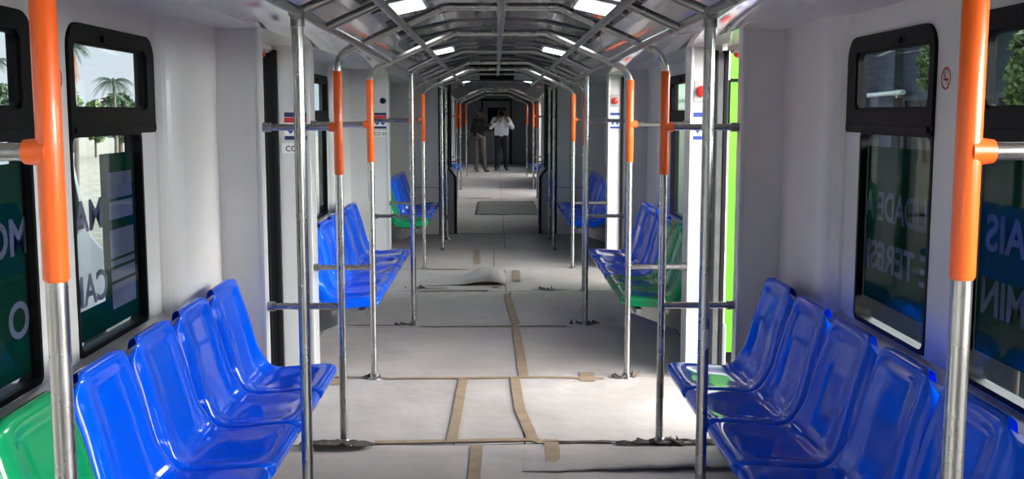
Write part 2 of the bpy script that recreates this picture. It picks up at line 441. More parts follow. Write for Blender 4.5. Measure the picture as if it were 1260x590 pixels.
FX = WX + .030
def film_piece(s, y0, y1, z0, z1, mat, name, label=None, parent=None):
    mb = MB(); mb.plate(rrect(y0, y1, z0, z1, .004, 2), s*FX, s*(FX+.002)); o = mb.build(name, mat)
    if parent: under(parent, o)
    return o
fm = empty('window_film', (-FX, 3.9, .82), 'dark green window film with lilac bars on the far left window', 'window film')
film_piece(-1, 3.80, 4.15, .825, 1.455, M['film'], 'backing', parent=fm)
film_piece(-1, 3.47, 3.80, .825, .93, M['film'], 'lower_strip', parent=fm)
film_piece(-1, 3.47, 3.56, .93, 1.455, M['film'], 'side_strip', parent=fm)
for z0, z1 in ((1.29, 1.385), (1.213, 1.278), (1.072, 1.175), (1.042, 1.062), (.988, 1.03), (.885, .976)):
    mb = MB(); mb.plate([(3.86, z0), (4.11, z0), (4.11, z1), (3.86, z1)], -(FX-.0015), -(FX-.0025)); under(fm, mb.build('bar', M['letter']))
lettering('MAIS', .150, (-(FX-.002), 3.80, 1.20), (0, -1, 0), (0, 0, 1), M['letter'], fm, .003, fit=.38)
lettering('CAM', .150, (-(FX-.002), 3.82, .945), (0, -1, 0), (0, 0, 1), M['letter'], fm, .003, fit=.34)
fm = empty('window_film', (-FX, 2.8, .82), 'dark green window film with large mirrored letters on the near left window', 'window film')
film_piece(-1, 2.40, 3.165, .825, 1.455, M['film'], 'backing', parent=fm)
lettering('MOBILIDA', .150, (-(FX-.002), 3.19, 1.19), (0, -1, 0), (0, 0, 1), M['letter'], fm, .003, fit=.78)
lettering('O DE TER', .150, (-(FX-.002), 3.17, .945), (0, -1, 0), (0, 0, 1), M['letter'], fm, .003, fit=.76)
fm = empty('window_film', (FX, 3.9, .88), 'dark green window film with two rows of mirrored letters on the far right window', 'window film')
film_piece(1, 3.47, 4.15, .885, 1.475, M['film2'], 'backing', parent=fm)
lettering('BILIDADE A', .150, (FX-.002, 3.44, 1.20), (0, 1, 0), (0, 0, 1), M['letter2'], fm, .003, fit=.72)
lettering('DE TERESIN', .150, (FX-.002, 3.40, 1.01), (0, 1, 0), (0, 0, 1), M['letter2'], fm, .003, fit=.84)
fm = empty('window_film', (FX, 2.8, .88), 'dark green window film behind the right orange pole on the near window', 'window film')
film_piece(1, 2.40, 3.165, .885, 1.475, M['film2'], 'backing', parent=fm)
lettering('MAIS', .150, (FX-.002, 2.74, 1.20), (0, 1, 0), (0, 0, 1), M['letter2'], fm, .003, fit=.38)
lettering('AMIN', .150, (FX-.002, 2.75, 1.01), (0, 1, 0), (0, 0, 1), M['letter2'], fm, .003, fit=.38)
for k, s in ((0, -1), (1, 1)):
    f = film_piece(s, 6.88, 7.55, .885, 1.475, M['film'], 'window_film'); tag(f, 'green film on the %s window just past the first door' % ('left', 'right')[k], 'window film')

# ------------------------------------------------------------------ doors (leaves slid open into the wall) and their heads
dn = 0
for s in (-1, 1):
    for (d0, d1) in DOORS:
        dn += 1
        k = -.053 if s > 0 else 0
        mb = MB(); mb.box((s*(1.324+k), d1-.03, .03), (s*(1.362+k), d1+.10, 1.95)); leaf = mb.build('door_%d' % dn, M['rubber'] if s < 0 else M['door_edge'], bevel=.004); struct(leaf)
        for a, b in ((1.298+k, 1.327+k), (1.359+k, 1.388+k)):
            e = MB(); e.box((s*a, d1-.035, .02), (s*b, d1+.05, 1.965)); under(leaf, e.build('seal', M['rubber'], bevel=.006))
        hd = MB(); hd.box((s*1.33, d0, 1.962), (s*OX, d1, 2.04)); o = hd.build('trim_3', M['wall'] if s < 0 else M['jamb'], bevel=.006); struct(o)
        st = MB(); st.box((s*1.33, d0, -.01), (s*OX, d1, .008)); o = st.build('trim_4', M['alu']); struct(o)
for s, lab in ((-1, 'left'), (1, 'right')):
    for y, w in ((6.20, 'first'), (10.75, 'second')):
        t = empty('warning_lamp', (s*1.36, y, 1.945), 'small red warning lamp under the head of the %s %s door' % (w, lab), 'lamp')
        b = MB(); b.box((s*1.335, y-.05, 1.946), (s*1.405, y+.05, 1.962)); under(t, b.build('base', M['plate'], bevel=.004))
        l = MB(); l.lathe([(.026, 0), (.025, -.014), (.018, -.026), (0, -.030)], (s*1.37, y, 1.947), (0, 0, 1), 18); under(t, l.build('lens', M['red']))

# ------------------------------------------------------------------ hoops with orange sleeves
R = .0185
def hoop(name, Y, apex, label, rails=True, lx=.765, lean=0., tr=0, sx0=IN):
    h = empty(name, (0, Y, 0), label, 'grab pole', 'orange-sleeved grab hoops across the aisle')
    dz = apex - 2.08
    ez = 1.86 + dz
    arch = fillet([(-lx, Y, 1.78), (-lx, Y, ez), (-.265, Y, apex), (.265, Y, apex), (lx, Y, ez), (lx, Y, 1.78)], [.11, .09, .09, .11])
    mb = MB(); mb.tube(arch, R); under(h, mb.build('arch', M['steel']))
    for s in (-1, 1):
        x = s*lx
        mb = MB(); mb.tube([(x, Y, 0.003), (x, Y, 1.32)], R); pl = under(h, mb.build('pole', M['steel']))
        mb = MB(); mb.tube([(x, Y, 1.312), (x, Y, 1.318), (x, Y, 1.79), (x, Y, 1.796)], [R, R+.0035, R+.0035, R])
        if rails: mb.tube([(x, Y, 1.535), (x + s*.042, Y, 1.535)], [.026, .021])
        under(h, mb.build('orange_sleeve', M['orange']))
        mb = MB(); mb.lathe([(.0, .0), (.045, .0), (.045, .006), (.026, .010), (.0235, .03), (R, .032)], (x, Y, .003), (0, 0, 1)); under(pl, mb.build('floor_flange', M['steel_dark']))
        if rails:
            for z, nm in ((1.535, 'upper_rail'), (.685, 'lower_rail')):
                mb = MB(); mb.tube([(x + s*(.04 if z > 1 else .01), Y, z), (s*(sx0-.001), Y, z)], .016)
                rl = under(h, mb.build(nm, M['steel'])); mb = MB(); mb.tube([(s*(sx0-.035), Y, z), (s*sx0, Y, z)], .023); under(rl, mb.build('socket', M['steel_dark']))
    return h
NEAR = hoop('grab_hoop', 1.82, 2.08, 'nearest steel grab hoop with orange sleeves framing both picture edges', lx=.783)
hoop('grab_hoop', 5.02, 2.09, 'steel grab hoop with orange sleeves at the far end of the nearest benches')
hoop('grab_hoop', 6.31, 2.065, 'steel grab hoop with orange sleeves just past the first pair of doors')
hoop('grab_hoop', 9.50, 2.045, 'steel grab hoop with orange sleeves at the far end of the middle benches')
hoop('grab_hoop', 10.90, 2.045, 'steel grab hoop with orange sleeves just past the second pair of doors')
hoop('grab_hoop', 20.25, 2.06, 'distant grab hoop with orange sleeves, first one beyond the gangway')
hoop('grab_hoop', 22.40, 2.06, 'distant grab hoop with orange sleeves, second one beyond the gangway')
hoop('grab_hoop', 27.0, 2.06, 'distant grab hoop with orange sleeves just in front of the two people', rails=False)

# plain floor-to-rail stanchions joined by an arch
RX, RZ = .65, 1.914
def stanchion(Y, apex, label, arch=True):
    h = empty('stanchion', (0, Y, 0), label, 'pole', 'plain steel stanchion pairs under the ceiling rails')
    if arch:
        mb = MB(); mb.tube(fillet([(-RX, Y, RZ), (-.265, Y, apex), (.265, Y, apex), (RX, Y, RZ)], [.09, .09]), .0165); under(h, mb.build('arch', M['steel_dark']))
    for s in (-1, 1):
        mb = MB(); mb.tube([(s*RX, Y, .003), (s*RX, Y, RZ-.015)], R); pl = under(h, mb.build('pole', M['steel']))
        mb = MB(); mb.lathe([(.0, .0), (.045, .0), (.045, .006), (.026, .010), (.0235, .03), (R, .032)], (s*RX, Y, .003), (0, 0, 1)); under(pl, mb.build('floor_flange', M['steel_dark']))
        mb = MB(); mb.tube([(s*RX, Y-.03, RZ), (s*RX, Y+.03, RZ)], .0235); mb.tube([(s*RX, Y, RZ-.045), (s*RX, Y, RZ)], .0225); under(h, mb.build('clamp', M['steel_dark']))
stanchion(3.41, 2.08, 'nearest pair of plain steel stanchions in front of the first benches')
stanchion(7.95, 2.055, 'pair of plain steel stanchions halfway along the middle benches')
stanchion(12.40, 2.05, 'pair of plain steel stanchions beside the last blue seats before the gangway')
stanchion(13.45, 2.05, 'pair of plain steel stanchions right at the gangway opening', arch=False)

def rail(x, z0, y0, y1, label, z1=None, r=.0165):
    mb = MB(); z1 = z0 if z1 is None else z1
    mb.tube([(x, y0 + (y1-y0)*k/6, z0 + (z1-z0)*k/6) for k in range(7)], r)
    tag(mb.build('ceiling_rail', M['steel_dark']), label, 'handrail', 'long steel handrails under the ceiling')
rail(-.65, 1.925, 1.82, 9.5, 'long ceiling handrail along the left side, joining the stanchion tops', 1.895)
rail(.65, 1.925, 1.82, 9.5, 'long ceiling handrail along the right side, joining the stanchion tops', 1.895)
rail(-.44, 2.0, 1.82, 13.9, 'long ceiling handrail left of the aisle centre', 1.965)
rail(.44, 2.0, 1.82, 13.9, 'long ceiling handrail right of the aisle centre', 1.965)
rail(0, 2.08, 3.4, 12.4, 'middle ceiling handrail straight above the aisle', 2.045, .0185)
rail(-.65, 1.9, 10.9, 13.5, 'short ceiling handrail on the left before the gangway')
rail(.65, 1.9, 10.9, 13.5, 'short ceiling handrail on the right before the gangway')
cbl = {2.95: 'before the nearest stanchions', 3.90: 'just past the nearest stanchions', 7.45: 'just before the middle stanchions', 8.45: 'just past the middle stanchions', 8.95: 'nearest the second doors'}
for Y, w in cbl.items():
    for s, sd in ((-1, 'left'), (1, 'right')):
        mb = MB(); mb.tube([(s*.635, Y, 1.915 - (Y-1.8)*.004), (s*.44, Y, 2.0 - (Y-1.8)*.003)], .0165)
        tag(mb.build('cross_rail', M['steel_dark']), 'short %s cross rail %s' % (sd, w), 'handrail', 'short steel cross rails under the ceiling')

# ------------------------------------------------------------------ seats
def seat_grid():
    prof = [(.055, .385), (.012, .405), (.0, .432), (.010, .452), (.045, .460), (.12, .456), (.20, .449), (.26, .446), (.30, .455), (.325, .480),
            (.345, .53), (.365, .60), (.390, .70), (.415, .78), (.432, .83), (.446, .858), (.465, .868), (.488, .855), (.495, .82)]
    # Catmull-Rom resample
    pts = []; n = 5
    for i in range(len(prof)-1):
        p0 = Vector(prof[max(i-1, 0)]); p1 = Vector(prof[i]); p2 = Vector(prof[i+1]); p3 = Vector(prof[min(i+2, len(prof)-1)])
        for k in range(n):
            t = k/n
            pts.append(.5*((2*p1) + (p2-p0)*t + (2*p0-5*p1+4*p2-p3)*t*t + (3*p1-p0-3*p2+p3)*t**3))
    pts.append(Vector(prof[-1]))
    L = [0]
    for a, b in zip(pts, pts[1:]): L.append(L[-1] + (b-a).length)
    tot = L[-1]
    half = [0, .14, .28, .40, .50, .58, .65, .71, .77, .82, .865, .905, .94, .965, .985, 1.0, 1.0, 1.0]
    us = [-u for u in reversed(half[1:])] + half
    m = len(us)
    def sm(a, b, x): x = max(0, min(1, (x-a)/(b-a))); return x*x*(3-2*x)
    def rnd(q): q = max(0, min(1, q)); return 1-math.sqrt(max(0, 1-q*q))
    rows = []
    for i, p in enumerate(pts):
        a = pts[max(i-1, 0)]; b = pts[min(i+1, len(pts)-1)]; t = (b-a).normalized(); nrm = Vector((-t.y, t.x))   # (t, z)
        z = p.y; bk = sm(.47, .56, z) if p.x > .30 else 0          # 0 on the pan, 1 on the back
        w = .2385 - .012*sm(.50, .78, z)*bk
        if p.x > .30: w -= .078*rnd((z-.765)/(.868-.765)) if p.x < .466 else .078
        if p.x < .07: w -= .030*rnd((.07-p.x)/.07)
        amp = .018*sm(.02, .13, p.x)*(1-bk) + .020*bk*(1-sm(.80, .86, z))
        if p.x > .466: amp = 0
        tp = sm(.785, .862, z)*bk if p.x < .466 else 1; a0 = .89-.22*bk; D = (.020+.028*bk)*(1-.9*tp)
        row = []
        for j, u in enumerate(us):
            au = abs(u); e = min(j, m-1-j)
            d = -amp*(1-sm(.34, .90, au)) - D*rnd((au-a0)/(1-a0))
            if e == 1: d -= .022*(1-tp)
            if e == 0: d -= .042*(1-tp)
            row.append(Vector((p.x + nrm.x*d, u*w, p.y + nrm.y*d)))
        rows.append(row)
    crease = min(range(len(pts)), key=lambda i: abs(pts[i].x-.313) + abs(pts[i].y-.467))
    return rows, crease
SROWS, SCREASE = seat_grid()
def seat_meshes(mat):
    n = len(SROWS); m = len(SROWS[0])
    nr = [[None]*m for _ in range(n)]
    for i in range(n):
        for j in range(m):
            a = SROWS[min(i+1, n-1)][j]-SROWS[max(i-1, 0)][j]; b = SROWS[i][min(j+1, m-1)]-SROWS[i][max(j-1, 0)]
            v = b.cross(a); nr[i][j] = (v.normalized() if v.length > 1e-9 else Vector((0, 0, 1)))
    out = []
    # (t,y,z): t grows to the wall; x_local = -t so that local +x faces the aisle
    for lo, hi, nm in ((0, SCREASE, 'seat_pan'), (SCREASE, n-1, 'backrest')):
        vs = []; ns = []
        for i in range(lo, hi+1):
            for j in range(m):
                p = SROWS[i][j]; q = nr[i][j]; vs.append((-p.x, p.y, p.z)); ns.append(Vector((-q.x, q.y, q.z)))
        fs = [(i*m+j, i*m+j+1, (i+1)*m+j+1, (i+1)*m+j) for i in range(hi-lo) for j in range(m-1)]
        me = bpy.data.meshes.new(nm); me.from_pydata(vs, [], fs); me.polygons.foreach_set('use_smooth', [True]*len(fs))
        me.materials.append(mat); me.update()
        # orient
        f = me.polygons[len(fs)//2]; c = ns[f.vertices[0]]
        if f.normal.dot(c) < 0: ns = [-x for x in ns]
        mid = (n//3)
        me.normals_split_custom_set_from_vertices([tuple(x) for x in ns]); out.append(me)
    return out
SM = {'blue': seat_meshes(M['blue']), 'green': seat_meshes(M['green'])}
FXS = .755   # lateral place of the seat fronts
def seat(s, yc, colr, label, group):
    o = empty('plastic_chair', (s*FXS, yc, .385), label, 'chair', group)
    o.rotation_euler.z = 0 if s < 0 else PI
    for me in SM[colr]:
        c = bpy.data.objects.new(me.name, me); COL.objects.link(c); c.parent = o; c.location = (0, 0, -.385)
    return o
ORD = ['far-end', 'second', 'third', 'fourth', 'fifth']
def bench(s, yend, n, cols, where, group, pitch=.482):
    sd = 'left' if s < 0 else 'right'
    for k in range(n):
        yc = yend - pitch*(k+.5)
        c = cols[k]
        if k == 0: lab = '%s plastic seat at the far end of the %s' % (c, where)
        elif k == n-1: lab = '%s plastic seat at the near end of the %s' % (c, where)
        else: lab = '%s plastic seat, %s from the far end of the %s' % (c, ORD[k], where)
        seat(s, yc, c, lab, group)
    a, b = yend - pitch*n, yend
    mb = MB(); 
    mb.box((s*(FXS+.10), a+.04, .335), (s*(FXS+.14), b-.04, .372)); mb.box((s*(FXS+.27), a+.04, .335), (s*(FXS+.31), b-.04, .372))
    t = empty('bench_carrier', (s*1.3, (a+b)/2, .3), 'dark steel carrier under the %s' % where, 'carrier')
    under(t, mb.build('beam', M['steel_dark'], bevel=.004))
    for y in (a+.3, (a+b)/2, b-.3):
        q = MB(); poly = [(s*(FXS+.08), .31), (s*(FXS+.08), .345), (s*1.32, .345), (s*1.32, .14), (s*1.29, .14)]
        q.extr(poly, y-.02, y+.02); under(t, q.build('bracket', M['steel_dark']))
B = 'blue'; G = 'green'
bench(-1, 4.82, 5, [B, B, B, B, G], 'nearest left bench', 'seats of the nearest left bench')
bench(1, 4.82, 5, [B]*5, 'nearest right bench', 'seats of the nearest right bench')
bench(-1, 8.98, 5, [B]*5, 'middle left bench', 'seats of the middle left bench')
bench(1, 8.98, 5, [B, B, B, G, G], 'middle right bench', 'seats of the middle right bench')
bench(-1, 13.75, 5, [B, B, B, B, G], 'left bench before the gangway', 'seats of the left bench before the gangway')
bench(1, 13.75, 5, [B]*5, 'right bench before the gangway', 'seats of the right bench before the gangway')
bench(-1, 24.7, 4, [B, B, G, B], 'left bench in the car beyond', 'seats of the left bench in the car beyond')
bench(1, 24.7, 4, [B, B, G, B], 'right bench in the car beyond', 'seats of the right bench in the car beyond')

# ------------------------------------------------------------------ floor boards
SEAMS = [-1.5, .4, 2.05, 3.55, 5.0, 6.29, 7.86, 9.47, 10.8, 12.5, 14.1, 15.6, 17.2, 18.9, 20.6, 22.4, 24.3, 26.3, 28.4, 31, 33.9]
SPLIT = {3.55: [-.13], 5.0: [-.235, .11], 6.29: [.13], 7.86: [.10], 9.47: [.06], 10.8: [-.05]}
nb = 0
ROWN = ['behind the view', 'at the very bottom of the picture', 'between the nearest benches', 'reaching the nearest bench ends', 'between the first doors', 'at the start of the middle benches',
        'along the middle benches', 'between the second doors', 'past the second doors', 'before the gangway']
def sheet_z(x, y):
    return .004 + .0035*(noise.noise(Vector((x*1.7, y*1.3, 3.1))) + .6) 
def board(x0, x1, y0, y1, label):
    mb = MB(); nx = max(4, int((x1-x0)/.07)); ny = max(4, int((y1-y0)/.09)); vs = []
    for j in range(ny+1):
        for i in range(nx+1):
            x = x0+(x1-x0)*i/nx; y = y0+(y1-y0)*j/ny
            e = min(j, ny-j)/1.0
            wob = .010*noise.noise(Vector((x*5, y0*3+j*.01, 0))) if e == 0 else 0
            z = sheet_z(x, y) + (.004*max(0, noise.noise(Vector((x*3, y*.7, 9)))) if e < 1.5 else 0)
            vs.append((x, y+wob, z))
    w = nx+1
    fs = [(j*w+i, j*w+i+1, (j+1)*w+i+1, (j+1)*w+i) for j in range(ny) for i in range(nx)]
    mb.add(vs, fs, True)
    # thickness skirt
    edge = [i for i in range(w)] + [j*w+nx for j in range(1, ny+1)] + [ny*w+i for i in range(nx-1, -1, -1)] + [j*w for j in range(ny-1, 0, -1)]
    ev = [vs[i] for i in edge]; k = len(ev); mb.add(ev + [(p[0], p[1], .0005) for p in ev], [(i, (i+1) % k, k+(i+1) % k, k+i) for i in range(k)])
    o = mb.build('floor_board', M['card']); tag(o, label, 'floor covering', 'grey board sheets laid over the floor')
    return o
for r, (a, b) in enumerate(zip(SEAMS, SEAMS[1:])):
    sp = [-1.30] + SPLIT.get(a, [.08]) + [1.30]
    for k, (p, q) in enumerate(zip(sp, sp[1:])):
        w = ROWN[r] if r < len(ROWN) else ('in the car beyond, row %s past the gangway' % ['one', 'two', 'three', 'four', 'five', 'six', 'seven', 'eight', 'nine', 'ten', 'eleven', 'twelve'][r-len(ROWN)])
        side = ('left', 'right')[k] if len(sp) == 3 else ('left', 'middle', 'right')[k]
        xa = p + (.004 if k else 0); xb = q - .004
        if 14.15 < b <= 15.7: xa, xb = max(xa, -.60), min(xb, .60)
        if 12.4 < a < 14: b = min(b, 14.04)
        board(xa, xb, a+.006, b-.006, '%s grey board sheet on the floor %s' % (side, w))

def tape(pts, w, label, mat='tape', group='tan tape strips over the board joints'):
    P = []
    for a, b in zip(pts, pts[1:]):
        n = max(2, int((Vector(b)-Vector(a)).length/.08))
        P += [Vector(a).lerp(Vector(b), k/n) for k in range(n)]
    P.append(Vector(pts[-1])); vs = []
    for i, p in enumerate(P):
        d = (P[min(i+1, len(P)-1)]-P[max(i-1, 0)]).normalized(); nn = Vector((-d.y, d.x))
        ww = w*(1+.12*noise.noise(Vector((p.x*9, p.y*9, 2))))
        for t in (-1, -.33, .33, 1):
            q = p + nn*(ww/2*t); vs.append((q.x, q.y, sheet_z(q.x, q.y)+.0065))
    n = len(P); mb = MB(); fs = [(i*4+k, i*4+k+1, i*4+k+5, i*4+k+4) for i in range(n-1) for k in range(3)]
    mb.add(vs, fs, True)
    mb.add([(v[0], v[1], v[2]-.004) for v in vs], fs, True)
    tag(mb.build('tape_strip', M[mat]), label, 'tape', group)
tape([(-.135, 3.6), (-.13, 4.2), (-.12, 4.97)], .055, 'tan tape running down the bottom centre of the picture')
tape([(-.245, 5.03), (-.235, 5.6), (-.225, 6.27)], .052, 'tan tape strip left of centre between the first doors')
tape([(.155, 5.03), (.10, 5.6), (.085, 6.27)], .058, 'tan tape strip right of centre between the first doors')
tape([(.14, 6.31), (.135, 6.9), (.115, 7.84)], .06, 'tan tape strip along the centre joint at the start of the middle benches')
tape([(.125, 7.95), (.09, 8.7), (.07, 9.3)], .06, 'tan tape strip along the centre joint beside the middle benches')
tape([(.17, 10.0), (.18, 10.72)], .07, 'short worn tape piece right of the curled board', 'tape_dim')
tape([(-.03, 9.65), (-.05, 10.0)], .06, 'short worn tape piece just below the curled board', 'tape_dim')
tape([(-.22, 11.2), (-.25, 12.4)], .06, 'faded tape strip on the floor beyond the curled board', 'tape_dim')
tape([(-.62, 5.03), (.16, 5.06), (.20, 5.0)], .05, 'long tan tape across the aisle at the near door edge')
tape([(-.70, 6.29), (.1, 6.30), (.62, 6.27)], .045, 'long tan tape across the aisle at the far door edge')
tape([(-.6, 7.87), (.5, 7.86)], .04, 'faded tape across the aisle by the middle stanchions', 'tape_dim')
tape([(-.70, 9.47), (-.1, 9.5)], .05, 'faded tape across the left of the aisle below the curled board', 'tape_dim')
tape([(-.9, 10.83), (-.3, 10.8)], .05, 'faded tape across the aisle behind the curled board', 'tape_dim')
tape([(.235, 4.72), (.24, 5.06)], .07, 'short tape patch over the torn joint near the right stanchion')
tape([(.52, 6.2), (.53, 6.42)], .09, 'square tape patch beside the right orange pole base')
tape([(-.97, 6.15), (-.96, 6.36)], .09, 'small tape patch under the left pole base past the doors')

# torn and lifted pieces
def flap(name, x0, x1, y0, y1, hf, mat, label, cat='torn board', nx=40, ny=8, jag=.02, base=.0015, taper=False, group=None):
    mb = MB(); vs = []
    for j in range(ny+1):
        for i in range(nx+1):
            u = i/nx; v = j/ny; x = x0+(x1-x0)*u; y = y0+(y1-y0)*v
            y += jag*(1-v)*(noise.noise(Vector((x*14, 1.7, y0))) + .6*noise.noise(Vector((x*37, 4.2, y0))))
            if taper:
                k = (.12+.88*sinp(.03+.94*u)**.6)*(.65+.7*abs(noise.noise(Vector((x*11, y0, 7))))); y = y0+(y1-y0)*(.5+(v-.5)*k) + .35*jag*noise.noise(Vector((x*23, v*2, 3)))
            vs.append((x, y, sheet_z(x, y) + base + max(0, hf(u, v)-.002) - (0 if taper else .006*(max(0, 1-u/.06) + max(0, 1-(1-v)/.12)))))
    w = nx+1; fs = [(j*w+i, j*w+i+1, (j+1)*w+i+1, (j+1)*w+i) for j in range(ny) for i in range(nx)]
    mb.add(vs, fs, True)
    o = mb.build(name, mat); so = o.modifiers.new('thick', 'SOLIDIFY'); so.thickness = .002; so.offset = 1
    tag(o, label, cat, group); return o
sinp = lambda t: math.sin(PI*max(0, min(1, t)))
def curl(u, v):
    a = (.012 + .125*math.exp(-((u-.80)/.27)**2))*min(1, u*6)*(1-.6*max(0, (u-.93)/.07))
    return a*(.28*(1-v)**2 + sinp(v**.55)**1.1*.95)
flap('curled_board', -.78, .06, 9.78, 10.6, curl, M['card'], 'curled grey board edge lifting in the middle of the aisle', 'floor covering', 48, 22, .012)
flap('torn_board', -.97, -.62, 4.87, 5.06, lambda u, v: .010 + .016*(1-v)*sinp(u*.9+.1) + .012*abs(noise.noise(Vector((u*9, v*3, 1)))), M['card_back'], 'torn brown board piece around the left orange pole base', nx=70, jag=.05, taper=True, base=.006)
flap('torn_board', .55, 1.08, 4.95, 5.03, lambda u, v: .006 + .018*abs(noise.noise(Vector((u*7, v*2, 5)))), M['card_back'], 'torn brown board edge around the right orange pole base', nx=80, jag=.06, taper=True, base=.006)
def lift(u, v):
    k = max(0, min(1, u/.75)); a = .020*k*k*(3-2*k)
    return .002 + a*((1-v)**3*.75 + .9*sinp(v**.6))
flap('lifted_board', .06, 1.15, 4.60, 4.97, lift, M['card'], 'lifted grey board edge with a dark gap at the bottom right', 'floor covering', 60, 16, .018)
M['mat'] = pmat('worn_mat', (.21, .195, .185), .8, var=.3, bump=.3)
flap('floor_mat', -.36, .66, 16.7, 19.4, lambda u, v: .004, M['mat'], 'dark worn mat on the floor just beyond the gangway', 'mat', 20, 20, .06, base=.004)
# brown scraps round the pole feet
for x, y, n, w in ((-.79, 6.30, 5, 'left pole base past the first doors'), (.77, 6.30, 5, 'right pole base past the first doors'), (.645, 7.95, 6, 'right stanchion foot beside the middle bench'),
                   (-.66, 7.93, 6, 'left stanchion foot beside the middle bench'), (-.80, 9.62, 6, 'floor left of the curled board'), (.43, 9.55, 5, 'right half of the aisle below the door light'), (.80, 5.0, 6, 'right orange pole base by the nearest bench')):
    mb = MB()
    for k in range(n):
        a = random.uniform(0, 2*PI); d = random.uniform(.03, .09); cx, cy = x+d*math.cos(a)*1.3, y+d*math.sin(a)*.6
        l = random.uniform(.015, .038); b = random.uniform(0, PI); q = [(cx+l*math.cos(b), cy+l*math.sin(b)), (cx+.4*l*math.cos(b+1.6), cy+.4*l*math.sin(b+1.6)), (cx-l*math.cos(b), cy-l*math.sin(b)), (cx+.4*l*math.cos(b-1.7), cy+.4*l*math.sin(b-1.7))]
        h = random.uniform(.012, .03); vs = [(p[0], p[1], .011) for p in q] + [(p[0], p[1], .014+(h if i == 0 else 0)) for i, p in enumerate(q)]
        mb.add(vs, [(0,1,2,3), (4,5,6,7), (0,1,5,4), (1,2,6,5), (2,3,7,6), (3,0,4,7)])
    o = mb.build('board_scraps', M['card_back']); tag(o, 'loose torn brown scraps on the %s' % w, 'scraps', None, 'stuff')
# dark strips where the boards part
def gap(x0, x1, y, w, label):
    mb = MB(); n = 30; vs = []
    for i in range(n+1):
        x = x0+(x1-x0)*i/n; ww = w*(.35+.65*abs(noise.noise(Vector((x*9, y, 1)))) )*sinp(.04+.92*i/n)
        yy = y+.008*noise.noise(Vector((x*6, y, 2)))
        for d in (-.5, .5): 
            for z in (.0115, .0135): vs.append((x, yy+ww*d, z+.0015))
    fs = []
    for i in range(n):
        o = i*4; fs += [(o+1, o+5, o+7, o+3), (o, o+4, o+5, o+1), (o+2, o+3, o+7, o+6)]
    mb.add(vs, fs); tag(mb.build('torn_edge', M['card_back']), label, 'torn board', 'dark torn edges at the board joints')
gap(.20, .62, 5.02, .05, 'dark torn edge across the joint left of the right orange pole')
gap(-1.1, -.70, 6.30, .035, 'dark torn edge beside the left orange pole base past the doors')
gap(-1.2, -.66, 7.90, .05, 'dark torn edge beside the left middle stanchion foot')
gap(-.80, -.45, 9.60, .05, 'dark torn edge to the left under the curled board')
gap(.30, .62, 9.52, .05, 'dark torn edge in the right half of the aisle')
gap(-.62, -.1, 20.0, .2, 'dark torn edge across the left floor beyond the gangway')
gap(-.05, .5, 22.9, .35, 'dark torn edge across the right floor in front of the people')

